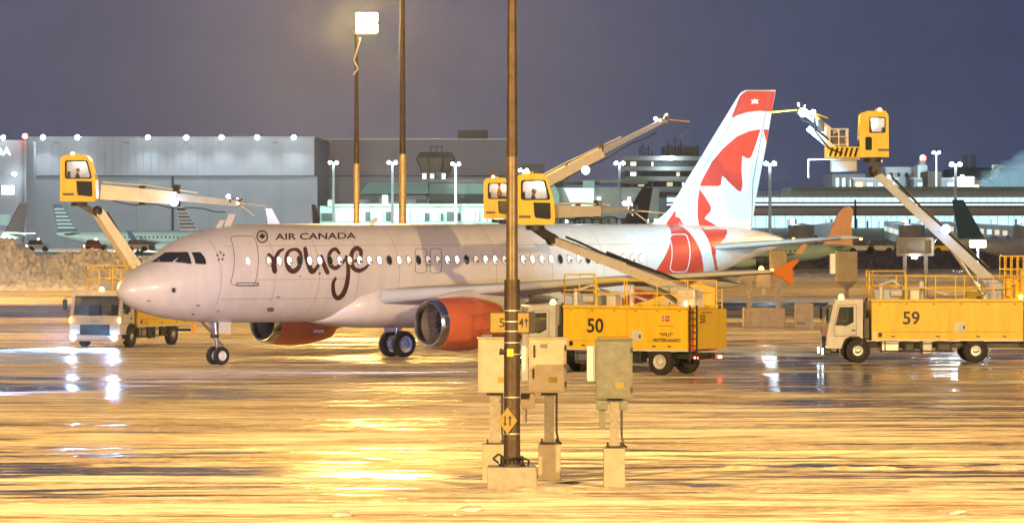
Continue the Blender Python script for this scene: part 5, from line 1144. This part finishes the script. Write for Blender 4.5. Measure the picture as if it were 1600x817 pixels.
# right hand terminal with elevated road
dr_ = 700
T, w, o_ = building('terminal_building', 'long terminal with stacked bands of cyan light running across the right', 'terminal', 1042, 1680, 308, dr_, 40, M['termwall'])
for y0, y1, m_, nm, off in ((305.5, 307.8, M['snowroof'], 'parapet', .6), (309, 315.5, E_['cyan'], 'upper_lit_band', .4), (316, 318.8, M['termdark'], 'dark_band', .3), (318.8, 321, E_['whitew'], 'light_strip', .8), (321, 325, M['termdark'], 'dark_band', .5), (325, 336, M['concband'], 'spandrel', 1.6), (337.2, 356, E_['cyan'], 'lower_lit_band', .4)):  # emissive bands stand in for floodlit facade as well as lit glazing
    part(nm, 1042, 1680, y0, y1, dr_ - off, off - .02, m_, T, o_)
part('slab_edge', 1042, 1680, 336, 337.2, dr_ - 2.0, 2.4, M['seam'], T, o_)
random.seed(11)
x = 1180
while x < 1660:
    part('mullion', x, x + .7, 337.3, 356, dr_ - .7, .25, M['termwall'], T, o_)
    if random.random() < .4: part('door_panel', x + 2, x + random.choice((5, 8)), random.choice((342, 345)), 356, dr_ - .75, .3, random.choice((E_['bluew'], M['termwall'], M['termgreen'])), T, o_)
    x += random.choice((9, 13, 17))
x = 1180
while x < 1660: part('mullion', x, x + .6, 309, 315.5, dr_ - .6, .18, M['termwall'], T, o_); x += 12.5
bm = BM()
for k in range(96): a = at(1185 + 5 * k, 305, dr_ - 1) - o_; cyl(bm, (a.x, a.y, a.z - .25), (a.x, a.y, a.z + .45), .06, n=5)
for y in (300, 302.5): a, b = at(1180, y, dr_ - 1) - o_, at(1662, y, dr_ - 1) - o_; cyl(bm, a, b, .05, n=5)
obj('roof_railing', bm, M['snowroof'], T)
for i, x in enumerate((1335,)): part('downpipe', x, x + 3, 312, 357, dr_ - 1.9, .3, M['seam'], T, o_)
# buildings on the skyline, right
T, w, o_ = building('cargo_building', 'low pale building with white-lit openings under the raised truck arm at the right', 'building', 1300, 1352, 272, 1100, 30, M['termwall'])
for x in (1306, 1316, 1328, 1340): part('lit_opening', x, x + 5, 278, 292, 1099.4, .5, E_['mint'], T, o_)
T, w, o_ = building('cargo_building', 'white flat-roofed building lit brightly, left of the red-lamped tower', 'building', 1384, 1428, 263, 1120, 30, M['jetwhite'])
part('roof_cap', 1382, 1430, 261, 263, 1119, 32, M['snowroof'], T, o_)
for x in (1390, 1402, 1414): part('window', x, x + 5, 270, 276, 1119.3, .6, M['termdark'], T, o_)
T, w, o_ = building('round_tower', 'short white tower carrying a red lamp on the right skyline', 'tower', 1434, 1449, 258, 1080, 9, M['jetwhite'])
part('tower_cap', 1437, 1446, 250, 258, 1082, 5, M['concband'], T, o_)
bm = BM(); sphere(bm, at(1442, 247, 1084) - o_, .7); obj('red_lamp', bm, E_['redl'], T)
T, w, o_ = building('cargo_building', 'squat brown shed beside the tower with the red lamp', 'building', 1450, 1471, 268, 1060, 20, M['brownwall'])
T, w, o_ = building('cargo_building', 'small pale shed with a bright white front near the right end of the skyline', 'building', 1500, 1522, 276, 1060, 20, E_['whitew'])  # the wall itself emits: its brightness is put into the material
T, w, o_ = building('long_roof', 'long dim green roofline in front of the right skyline', 'building', 1236, 1700, 292, 800, 30, M['termgreen'])
T, w, o_ = building('dark_factory', 'dark plant with two thin stacks behind the steam', 'building', 1500, 1700, 262, 1500, 60, M['termdark'])
for x in (1517, 1530): p_ = at(x, 240, 1500) - o_; bm = BM(); cyl(bm, (p_.x, 20, at(x, 262, 1500).z), (p_.x, 20, p_.z), .9, .7); obj('smoke_stack', bm, M['concband'], T)
# lamps along the skyline
def apron_lamp(label, x, ytop, ybase, d, red=False, twin=False, power=9000):
    o_ = at(x, ytop, d); o_.z = 0; T = thing('street_lamp', label, 'light mast', o_, 0, 'thin light masts on the skyline'); zt_ = at(x, ytop, d).z
    bm = BM(); cyl(bm, (0, 0, 0), (0, 0, zt_), .30, .2, 8); obj('mast', bm, M['jetwhite'], T)
    bm = BM(); box(bm, (0, 0, zt_ + .1), (2.0, .5, .25)); 
    hd = obj('lamp_arm', bm, M['jetwhite'], T)
    for k in (-1, 1): bm = BM(); sphere(bm, (k * .6, -.5, zt_ + .2), .30); obj('lamp', bm, E_['cool'] if not red else E_['redl'], hd)
    if power: spot('mast_light', (o_.x, o_.y - 1.5, zt_ - .5), (o_.x, o_.y - 25, 0), power, COOL, R(150), .5, .6, hd)
for a in (('thin white light mast before the hangar corner, leftmost of the thin masts', 521, 256, 0, 860), ('thin white light mast between the two tall brown poles', 613, 256, 0, 860), ('thin white light mast at the right edge of the control tower', 712, 258, 0, 870), ('short mast with a dim lamp just right of the foreground pole', 818, 268, 0, 860),
          ('thin white light mast left of the grey office block', 968, 257, 0, 800), ('thin white light mast just right of the red and white fin', 1203, 258, 0, 690), ('thin light mast standing on the skyline right of the red-lamped tower', 1463, 240, 0, 1040), ('thin light mast before the steam plume at the right', 1493, 259, 0, 690)):
    apron_lamp(*a, power=9000)
# two high sodium masts behind the airliner
def mast(label, x, ytop, ystep, d, r, lit, light=None):
    o_ = at(x, 350, d); o_.z = 0; T = thing('light_pole', label, 'pole', o_, 0, 'high floodlight poles on the apron'); z = zf(d)
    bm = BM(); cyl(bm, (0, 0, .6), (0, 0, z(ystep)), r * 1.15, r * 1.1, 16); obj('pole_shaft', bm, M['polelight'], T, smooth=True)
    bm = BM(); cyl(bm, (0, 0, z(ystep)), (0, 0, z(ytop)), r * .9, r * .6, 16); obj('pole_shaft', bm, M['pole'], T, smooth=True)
    bm = BM(); box2(bm, -.8, .8, -.8, .8, 0, .6, .05); obj('concrete_base', bm, M['concrete'], T)
    hd = None
    if lit:
        bm = BM(); box(bm, (.5, 0, z(ytop) + .1), (1.6, .3, .2)); hd = obj('lamp_head', bm, M['darkmetal'], T)
        for i in (0, 1):
            for j in (0, 1): bm = BM(); box(bm, (.30 + .72 * i, -.25, z(ytop) + .42 + .66 * j), (.64, .4, .58), bev=.08); obj('floodlight', bm, E_['sodium'], hd)
        bm = BM(); tube(bm, [(.2, -.2, z(ytop) - .2), (.25, -.25, z(62)), (-.15, -.3, z(95)), (.1, -.3, z(108)), (-.2, -.3, z(118))], .06, 6); obj('hanging_cable', bm, M['boompale'], hd)
    return T, o_, hd
mA, oA, hA = mast('slender brown pole carrying the lit square sodium floodlight', 557, 55, 256, 290, .17, True)
mB, oB, hB = mast('tall thick brown pole without a visible lamp, between the lit pole and the foreground one', 629, -60, 241, 270, .20, False)
# ------------------------------------------------------------------ parked airliners in the distance
def parked(label, x, d, sc, rz, tail, hgt=1.0, body='jetwhite', stripes=None, nm='parked_airliner', ttail=False, dz=0):
    """x = photo column of the fin; small jet, local X runs aft, origin under the fin"""
    o_ = at(x, 350, d); o_.z = dz; T = thing(nm, label, 'parked airliner', o_, rz, 'airliners parked by the far buildings', sc)
    bm = BM(); rings = []
    for X, zc, r_ in ((-29.5, 2.7, .1), (-29, 2.75, .6), (-28, 2.9, 1.1), (-26.5, 3.1, 1.45), (-24, 3.25, 1.6), (-8, 3.25, 1.6), (-4, 3.5, 1.3), (0, 4.0, .75), (2.2, 4.3, .3)): rings.append([(X, r_ * math.cos(k * math.pi / 12), zc + r_ * math.sin(k * math.pi / 12)) for k in range(24)])
    loft(bm, rings); fu = obj('fuselage', bm, M[body], T, smooth=True)
    bm = BM(); 
    for k in range(22): box(bm, (-24.5 + .8 * k, 0, 3.6), (.3, 3.19, .35))
    w_ = tag(obj('cabin_windows', bm, M['glass'], fu), None, None)
    h_ = 5.3 * hgt
    pf = [(-4.6, 4.5), (-1.9, 4.7 + .0), (1.3, 4.7 + h_), (2.9, 4.7 + h_), (1.9, 4.5)]
    if tail == 'tailpeach': pf = [(-4.2, 4.5), (-2.9, 4.9), (-1.9, 6.4), (-1.1, 8.6), (-.2, 10.3), (.9, 11.2), (1.9, 11.3), (2.4, 10.6), (2.1, 8.4), (2.3, 4.5)]
    bm = BM(); plate(bm, pf, [], lambda u, v_, w: Vector((u, w - .15, v_)), .30); fn = obj('tail_fin', bm, M[tail], T)
    if stripes:
        for k in range(6):
            zz0 = 5.3 + .72 * k; t = (zz0 - 4.7) / h_
            for s in (-1, 1): bm = BM(); plate(bm, [(-1.9 + 3.2 * t + .1, zz0), (2.0 + .9 * t - .1, zz0), (2.0 + .9 * t - .1, zz0 + .34), (-1.9 + 3.2 * t + .25, zz0 + .34)], [], lambda u, v_, w, s=s: Vector((u, s * (.155 + w), v_)), .01); obj('fin_stripe', bm, M[stripes[k % len(stripes)]], fn)
    zt_ = 4.4 if not ttail else 4.5 + h_
    for s in (-1, 1):
        bm = BM(); plate(bm, [(-2.6, .2), (0, 5.2), (1.5, 5.2), (.6, .2)], [], lambda u, v_, w, s=s: Vector((u + (2.2 if ttail else 0), s * v_, zt_ + w)), .16); obj('tailplane', bm, M[body], T)
        bm = BM(); plate(bm, [(-18.5, 1.0), (-12.2, 13.6), (-10.6, 13.6), (-12.4, 1.0)], [], lambda u, v_, w, s=s: Vector((u, s * v_, 2.3 + .07 * v_ + w)), .3); wg = obj('wing', bm, M[body], T)
        bm = BM(); plate(bm, [(-11.8, 3.2), (-10.4, 4.9), (-9.6, 4.9), (-10.6, 3.2)], [], lambda u, v_, w, s=s: Vector((u, s * (13.55 + w * .7), v_)), .12); obj('winglet', bm, M[tail], wg)
        bm = BM(); lathe(bm, [(0, .8), (.4, .95), (2.5, .9), (3.6, .55), (3.61, .05), (0.3, .05), (0, .8)], (-20, s * 4.6, 1.75), (1, 0, 0), 16); obj('engine', bm, M[body], wg, smooth=True)
        bm = BM(); cyl(bm, (-14, s * 2.6, 0), (-14, s * 2.6, 2.4), .15); lathe(bm, [(-.3, .1), (-.3, .5), (.3, .5), (.3, .1)], (-14, s * 2.6, .5), (0, 1, 0), 14); obj('main_gear', bm, M['black'], T)
    bm = BM(); cyl(bm, (-26, 0, 0), (-26, 0, 2.2), .12); lathe(bm, [(-.3, .1), (-.3, .4), (.3, .4), (.3, .1)], (-26, 0, .4), (0, 1, 0), 14); obj('nose_gear', bm, M['black'], T)
    return T
parked('parked jet with a dark swept fin at the far left edge, facing left', 22, 800, .95, R(35), 'taildark')
parked('parked white jet with navy fin patterned in white, below the leftmost yellow cab', 106, 850, .95, R(180 + 12), 'tailblue', stripes=('jetwhite',))
parked('parked white jet with red, white and navy striped fin beside the hangar door', 296, 900, .95, R(180 + 14), 'jetwhite', stripes=('jetred', 'tailblue'))
parked('parked jet with small black fin before the hangar, left of the lettered one', 432, 1000, .92, R(180 + 25), 'taildark')
parked('parked jet with narrow black fin at the hangar corner', 497, 980, 1.0, R(180 + 60), 'taildark')
parked('parked jet with tall dark maroon fin behind the spray boom right of the pole', 990, 800, 1.22, R(20), 'taildark', body='termwall')
parked('parked jet with rounded orange-peach fin above the cabinets at the right', 1312, 480, .60, R(12), 'tailpeach', body='termgreen', hgt=1.25, dz=.9)
parked('parked jet with teal-blue fin crossed by the right raised boom', 1518, 560, .88, R(180 + 20), 'tailteal', body='jetwhite', stripes=None)
parked('parked dark-bodied jet whose white winglet stands at the right edge', 1640, 540, .90, R(168), 'tailblue', body='hangar')
# ground vehicles and lamps on the far apron
def cart(label, x, y, d, col, w=3.0, h=1.6, lamp=None):
    o_ = at(x, y, d); o_.z = max(0, o_.z - h); T = thing('ground_vehicle', label, 'service vehicle', (o_.x, o_.y, o_.z if o_.z > .3 else 0), 0, 'service vehicles on the far apron')
    bm = BM(); box2(bm, -w / 2, w / 2, -.8, .8, .4, h * .62, .1); bd = obj('body', bm, M[col], T)
    bm = BM(); plate(bm, [(-w / 2 + .1, h * .62), (-w / 2 + .35, h), (w * .1, h), (w * .22, h * .62)], [], lambda u, v_, w_: Vector((u, w_ - .7, v_)), 1.4); obj('cabin', bm, M['glass'], T)
    for x_ in (-w * .32, w * .32):
        for s in (-1, 1): bm = BM(); lathe(bm, [(-.12, .05), (-.12, .38), (.12, .38), (.12, .05)], (x_, s * .75, .38), (0, 1, 0), 12, True); obj('wheel', bm, M['black'], T)
    if lamp:
        bm = BM(); sphere(bm, (-w / 2 - .05, -.5, .75), .16); obj('headlight', bm, E_[lamp], bd); bm = BM(); sphere(bm, (0, 0, h + .1), .14); obj('beacon', bm, E_['amber'], bd)
    return T
for i, (x, col, lab, lamp) in enumerate(((60, 'truckwhite', 'white service van under the navy-finned jet', 'cool'), (150, 'jetred', 'red service vehicle below the leftmost yellow cab', 'redl'), (215, 'truckwhite', 'white service van before the middle of the left hangar', None), (1345, 'truckwhite', 'white service vehicle beside the orange-finned jet', 'cool'), (1375, 'truckwhite', 'pale baggage tractor left of the framed board', None), (1478, 'yellow2', 'yellow service vehicle crossing behind the right boom', 'amber'), (1240, 'truckwhite', 'small pale vehicle on the far apron right of the tail cone', 'amber'), (940, 'tailblue', 'blue apron tractor behind the spray nozzle', 'cool'))):
    cart(lab, x, 375, 640 if x < 1000 else 520, col, lamp=lamp)
for i, (x, lab) in enumerate(((1262, 'pale passenger boarding bridge left of the orange-finned jet'), (1420, 'pale passenger boarding bridge between the orange and teal fins'), (1585, 'pale passenger boarding bridge near the right edge'))):
    o_ = at(x, 350, 665); o_.z = 0; T = thing('boarding_bridge', lab, 'boarding bridge', o_, R(-90 + 14 * (i - 1)), 'boarding bridges at the long terminal')
    bm = BM(); beam(bm, (-30, 0, 5.0), (4, 0, 4.2), 2.4, 2.5); tn = obj('tunnel', bm, M['jetwhite'], T)
    for k in range(9): bm = BM(); box(bm, (-27 + 3.3 * k, -1.22, 5.2 - .08 * k), (1.8, .06, .7)); obj('window', bm, E_['warmw'] if k % 3 else E_['cyan'], tn)
    bm = BM(); lathe(bm, [(0, 1.9), (2.9, 1.9), (3.2, .1)], (5, 0, 2.8), (0, 0, 1), 16, True); obj('cabin', bm, M['concband'], T)
    bm = BM(); box2(bm, .8, 1.4, -1.6, -1.3, .6, 4.2); box2(bm, .8, 1.4, 1.3, 1.6, .6, 4.2); box2(bm, .6, 1.6, -1.6, 1.6, .4, .8); obj('support_leg', bm, M['darkmetal'], T)
    bm = BM(); lathe(bm, [(-.25, .1), (-.25, .5), (.25, .5), (.25, .1)], (1.1, -1.2, .5), (0, 1, 0), 14, True); obj('wheel', bm, M['black'], T)
    bm = BM(); sphere(bm, (6.5, -1.0, 6.3), .22); obj('bridge_lamp', bm, E_['cool'], T)
for i, (x, y, d, w_, h_, lab) in enumerate(((1405, 268, 1150, 14, 5, 'low dim shed behind the white building on the right skyline'), (1540, 284, 1090, 26, 5, 'long dim shed below the steam'), (1368, 280, 1050, 10, 4, 'small dim shed beside the right boom'), (1475, 280, 1075, 14, 6, 'dim box-shaped shed right of the brown one'))):
    o_ = at(x, y, d); o_.z = 0; T = thing('shed', lab, 'shed', o_, 0, 'sheds on the right skyline'); zt_ = at(x, y, d).z
    bm = BM(); box2(bm, -w_ / 2, w_ / 2, 0, 8, 0, zt_); obj('wall', bm, M[('brownwall', 'termwall', 'concband', 'termwall')[i]], T)
    bm = BM(); box2(bm, -w_ / 2 - .3, w_ / 2 + .3, -.3, 8.3, zt_, zt_ + .3); obj('roof', bm, M['snowroof'], T)
    for k in range(4): bm = BM(); box(bm, (-w_ / 2 + w_ * (k + .5) / 4, -.05, zt_ - 1.2), (w_ * .12, .08, .7)); obj('lit_window', bm, E_[('warmw', 'whitew', 'amber', 'cyan')[(i + k) % 4]], T)
    bm = BM(); sphere(bm, (w_ * .3, -.6, zt_ + .6), .35); obj('roof_lamp', bm, E_[('amber', 'cool', 'redl', 'cool')[i]], T)
# bright portable floodlight behind the right boom
o_ = at(1528, 381, 330); o_.z = 0; T = thing('light_tower', 'portable floodlight tower shining white behind the right boom', 'floodlight', o_)
bm = BM(); cyl(bm, (0, 0, .6), (0, 0, at(1528, 388, 330).z), .08, .06); obj('mast', bm, M['steel'], T)
bm = BM(); box2(bm, -.9, .9, -.5, .5, .35, 1.1, .06); box2(bm, -1.5, 1.5, -.06, .06, .3, .4); obj('generator', bm, M['yellow2'], T)
bm = BM(); zl = at(1528, 381, 330).z
for x_ in (-.4, 0, .4): box(bm, (x_, 0, zl), (.36, .14, .46), bev=.04)
obj('lamp_panel', bm, E_['cool'], T)
for s in (-.7, .7): bm = BM(); lathe(bm, [(-.1, .05), (-.1, .35), (.1, .35), (.1, .05)], (0, s, .35), (0, 1, 0), 14, True); obj('wheel', bm, M['black'], T)
# trees on the right skyline
def treebank(x, d, h, w_, seed, label):
    rnd = random.Random(seed); o_ = at(x, 350, d); o_.z = 0; T = thing('tree', label, 'tree', o_, 0, 'dark trees on the right skyline')
    bm = BM(); cyl(bm, (0, 0, 0), (0, 0, h * .6), .5, .2, 8)
    for k in range(6): a = rnd.random() * 6.28; cyl(bm, (0, 0, h * (.25 + .05 * k)), (math.cos(a) * w_ * .3, math.sin(a) * w_ * .3, h * (.5 + .06 * k)), .2, .06, 6)
    obj('trunk', bm, M['brownwall'], T); bm = BM()
    for k in range(1100):
        a = rnd.random() * 6.28; u = rnd.random() ** .5; zq = rnd.random(); rr_ = w_ * .5 * u * (1 - .6 * zq) * (.8 + .4 * mn.noise(Vector((a, zq * 3, seed)))); p = Vector((rr_ * math.cos(a), rr_ * math.sin(a), h * (.22 + .78 * zq)))
        n = Vector((rnd.gauss(0, 1), rnd.gauss(0, 1), rnd.gauss(0, 1))).normalized(); t = n.orthogonal().normalized(); b = n.cross(t); s_ = rnd.uniform(.25, .6)
        bm.faces.new([bm.verts.new(p + t * s_), bm.verts.new(p + b * s_), bm.verts.new(p - t * s_), bm.verts.new(p - b * s_)])
    obj('crown', bm, M['tree'], T)
M['tree'] = mat('dark_winter_tree', (.05, .055, .04), .9, var=.4, vscale=.3)
for i, (x, h, w_) in enumerate(((1545, 15.5, 9), (1561, 18.5, 10), (1577, 17, 10), (1592, 18, 11), (1606, 17, 10))): treebank(x, 1000 + 8 * i, h, w_, i, ('lowest dark tree left of the group under the steam', 'second dark tree from the left under the steam', 'middle dark tree of the five under the steam', 'dark tree nearly at the right edge under the steam', 'rightmost dark tree cut by the right edge')[i])
# steam plume and small puff (air you can see): soft volumes
def steam(name, label, x, y, d, sx_, sz_, dens, nscale, slope):
    o_ = at(x, y, d); bm = BM(); box(bm, (0, 0, 0), (2, 1.0, 2)); m = bpy.data.materials.new('steam'); m.use_nodes = True; t = m.node_tree; t.nodes.remove(t.nodes['Principled BSDF'])
    v_ = _n(t, 'ShaderNodeVolumePrincipled'); v_.inputs['Color'].default_value = (.75, .85, .9, 1); v_.inputs['Anisotropy'].default_value = .1
    v_.inputs['Emission Color'].default_value = (.5, .62, .68, 1)
    g = _n(t, 'ShaderNodeTexCoord'); nz = _n(t, 'ShaderNodeTexNoise'); nz.inputs['Scale'].default_value = nscale; nz.inputs['Detail'].default_value = 7; nz.inputs['Roughness'].default_value = .6; t.links.new(g.outputs['Object'], nz.inputs['Vector'])
    s_ = _n(t, 'ShaderNodeSeparateXYZ'); t.links.new(g.outputs['Object'], s_.inputs[0])
    def m_(op, a, b, cl=False):
        n = _n(t, 'ShaderNodeMath', operation=op, use_clamp=cl)
        for i, q in enumerate((a, b)):
            if isinstance(q, (int, float)): n.inputs[i].default_value = q
            else: t.links.new(q, n.inputs[i])
        return n.outputs[0]
    ln = _n(t, 'ShaderNodeVectorMath', operation='LENGTH')
    if slope:   # rises to the right: density under a ramp line
        top = m_('ADD', m_('MULTIPLY', s_.outputs[0], .95), .05); f = m_('SUBTRACT', top, s_.outputs[2]); f = m_('ADD', f, m_('MULTIPLY', m_('SUBTRACT', nz.outputs[0], .5), 2.2)); f = m_('SUBTRACT', f, .12)
        edge = m_('MULTIPLY', m_('ADD', s_.outputs[0], 1.0), 1.2, True); f = m_('MULTIPLY', f, edge)
    else:
        t.links.new(g.outputs['Object'], ln.inputs[0]); f = m_('SUBTRACT', .62, ln.outputs['Value']); f = m_('ADD', f, m_('MULTIPLY', m_('SUBTRACT', nz.outputs[0], .5), 1.6))
    f = m_('MULTIPLY', f, 3.0, True); de = m_('MULTIPLY', f, dens); t.links.new(de, v_.inputs['Density']); em = m_('MULTIPLY', f, dens * .0); t.links.new(em, v_.inputs['Emission Strength'])
    t.links.new(v_.outputs[0], t.nodes['Material Output'].inputs['Volume'])
    o = obj(name, bm, m); o.location = o_; o.scale = (sx_, 6, sz_); tag(o, label, None, kind='stuff')
    return o
s900 = F / 960
steam('steam_plume', 'pale steam cloud drifting up to the right edge', 1580, 250, 960, 95 / s900, 48 / s900, .16, 1.9, True)
steam('steam_puff', 'small puff of steam above the office block', 1072, 211, 940, 12 / s900, 15 / s900, .35, 1.4, False)
# ------------------------------------------------------------------ lamps of the place and added fill lights
# sodium floodlights on the high masts (those above the frame too)
zb = at(0, 40, 290).z
spot('sodium_flood', (oA.x, 288, zb), (oA.x + 2, 188, -20), 85000, SODIUM, R(165), .3, .9, hA)
spot('sodium_flood', (oB.x, 268, zf(270)(-70)), (oB.x + 4, 190, 0), 36000, SODIUM, R(150), .5, .9, mB)
spot('sodium_flood', (0, 104.5, zf(102)(-75)), (0, 135, 0), 13000, SODIUM, R(110), .8, .7, hd_fg)
def off_mast(label, x, y, h, tgt, power, col=SODIUM, size=150):
    T = thing('light_pole', label, 'pole', (x, y, 0), 0, 'high floodlight poles on the apron')
    bm = BM(); cyl(bm, (0, 0, 0), (0, 0, h), .25, .15, 16); obj('pole_shaft', bm, M['pole'], T, smooth=True)
    bm = BM(); box(bm, (0, 0, h + .1), (2.2, .3, .2)); hd = obj('lamp_head', bm, M['darkmetal'], T)
    for k in (-.7, 0, .7): bm = BM(); box(bm, (k, 0, h + .45), (.5, .35, .4), bev=.05); obj('floodlight', bm, E_['sodium'], hd)
    spot('sodium_flood', (x, y, h - .3), tgt, power, col, R(size), .6, .9, hd)
off_mast('sodium floodlight pole behind the photographer, off to the left', -60, -5, 34, (-8, 160, 0), 1500000, (1.0, .62, .22))
off_mast('sodium floodlight pole behind the photographer, off to the right', 62, 0, 34, (12, 160, 0), 1300000, (1.0, .64, .25))
off_mast('added unseen sodium floodlight pole beyond the left of the picture', -52, 235, 22, (-20, 200, 0), 140000)  # unseen side masts, added to brighten the midground
off_mast('added unseen sodium floodlight pole beyond the right of the picture', 52, 235, 22, (25, 200, 0), 150000)
off_mast('added unseen sodium floodlight pole beyond the left, far back', -70, 330, 22, (-45, 420, 0), 400000)  # unseen back masts, added to light the snow behind
off_mast('added unseen sodium floodlight pole beyond the right, far back', 80, 380, 22, (60, 420, 0), 200000)
# truck headlights
for s in (-1, 1):
    p_ = tL.matrix_basis @ Vector((-.2, s * 1.08, .5)); q_ = tL.matrix_basis @ Vector((-30, s * 1.4, -1.0)); spot('headlight_beam', p_, q_, 60000, (.28, .58, 1.0), R(60), .8, .06, tL)
p_ = t50.matrix_basis @ Vector((-.25, .9, .55)); spot('headlight_beam', p_, at(500, 480, 182), 30000, (.50, .58, 1.0), R(55), .9, .1, t50)
p_ = t50.matrix_basis @ Vector((-.25, -.9, .55)); spot('headlight_beam', p_, at(400, 470, 182), 22000, (.50, .58, 1.0), R(50), .9, .1, t50)
# work lamps on the booms, and one added to light the fin
bpy.context.view_layer.update()
spot('boom_lamp_and_fin_fill', at(1255, 190, 192), at(1140, 260, 200), 9000, (.45, .82, 1.0), R(75), .8, .1, t59)
spot('boom_lamp_and_fin_fill', at(1325, 452, 190), at(1158, 235, 203), 40000, (.22, .66, 1.0), R(50), .9, .1, t59)  # added source at truck cab height, turns the fin cyan
spot('boom_lamp_and_fin_fill', at(915, 265, 190), at(1110, 290, 200), 1500, (.55, .75, 1.0), R(40), .9, .1, t50)
for T_, q in ((t50, at(915, 266, 214)), (tL, at(272, 316, 221)), (t59, at(1478, 358, 195.2)), (t59, at(1255, 176, 195.2))):
    bm = BM(); I_ = T_.matrix_world.inverted(); sphere(bm, I_ @ q, .19); obj('work_lamp', bm, E_['work'], T_)

for x_, pw in ((330, 190000), (540, 200000), (700, 150000)):  # unseen fill lights added to brighten the hangar and warehouse fronts
    spot('facade_fill', at(x_, 285, 985 if x_ > 400 else 960), at(x_ - 60 if x_ < 600 else x_, 270, 1120), pw, (.85, .93, 1.0) if x_ < 600 else (1, .80, .76), R(150), .6, .8, None)
for x_ in (560, 700, 900): spot('facade_fill', at(x_, 300, 862), at(x_, 315, 900), 15000, (.75, 1.0, .92), R(150), .6, .8, None)  # more unseen fill, added for the terminal fronts
spot('apron_flood_and_fill', at(60, 290, 760), at(180, 360, 900), 260000, (.70, 1.0, .88), R(120), .7, .8)  # added unseen light that tints the parked jets green
spot('apron_flood_and_fill', at(1480, 240, 1000), at(1420, 270, 1100), 90000, (.8, .95, 1.0), R(150), .7, .8)  # added light to lift the pale skyline buildings
spot('steam_fill', at(1470, 300, 900), at(1585, 260, 960), 900000, (.50, .85, 1.0), R(50), .7, .8)  # added light, there only to brighten the steam
spot('apron_flood_and_fill', at(1528, 381, 329), at(1400, 380, 420), 20000, (.8, .92, 1.0), R(150), .7, .4)
T = thing('ground_vehicle', 'service pick-up with bright blue-white headlights just beyond the left of the picture', 'service vehicle', (-23, 150, 0), R(200), 'service vehicles on the far apron')
bm = BM(); box2(bm, -2.3, 2.3, -.9, .9, .4, 1.05, .12); bd = obj('body', bm, M['truckwhite'], T)
bm = BM(); plate(bm, [(-.9, 1.05), (-.4, 1.75), (.9, 1.75), (1.1, 1.05)], [], lambda u, v_, w: Vector((u, w - .8, v_)), 1.6); obj('cabin', bm, M['glass'], T)
for x_ in (-1.5, 1.5):
    for s in (-1, 1): bm = BM(); lathe(bm, [(-.12, .05), (-.12, .38), (.12, .38), (.12, .05)], (x_, s * .85, .38), (0, 1, 0), 14, True); obj('wheel', bm, M['black'], T)
for s in (-1, 1): bm = BM(); sphere(bm, (-2.34, s * .65, .75), .10); obj('headlight', bm, E_['head'], bd)
spot('headlight_beam', (-20.4, 150.6, .9), at(520, 490, 195), 40000, (.20, .32, 1.0), R(26), 1.0, .15, T)

bm = BM(); box2(bm, -600, 600, -30, 2000, -1.0, 75)  # thin mist volume added so that lamps get a glow
hm = bpy.data.materials.new('lamp_glow_mist'); hm.use_nodes = True; t = hm.node_tree; t.nodes.remove(t.nodes['Principled BSDF']); v_ = _n(t, 'ShaderNodeVolumePrincipled')
v_.inputs['Color'].default_value = (.8, .85, .9, 1); v_.inputs['Density'].default_value = .00008; v_.inputs['Anisotropy'].default_value = .78; t.links.new(v_.outputs[0], t.nodes['Material Output'].inputs['Volume'])
tag(obj('glow_haze', bm, hm), None, None, kind='stuff')
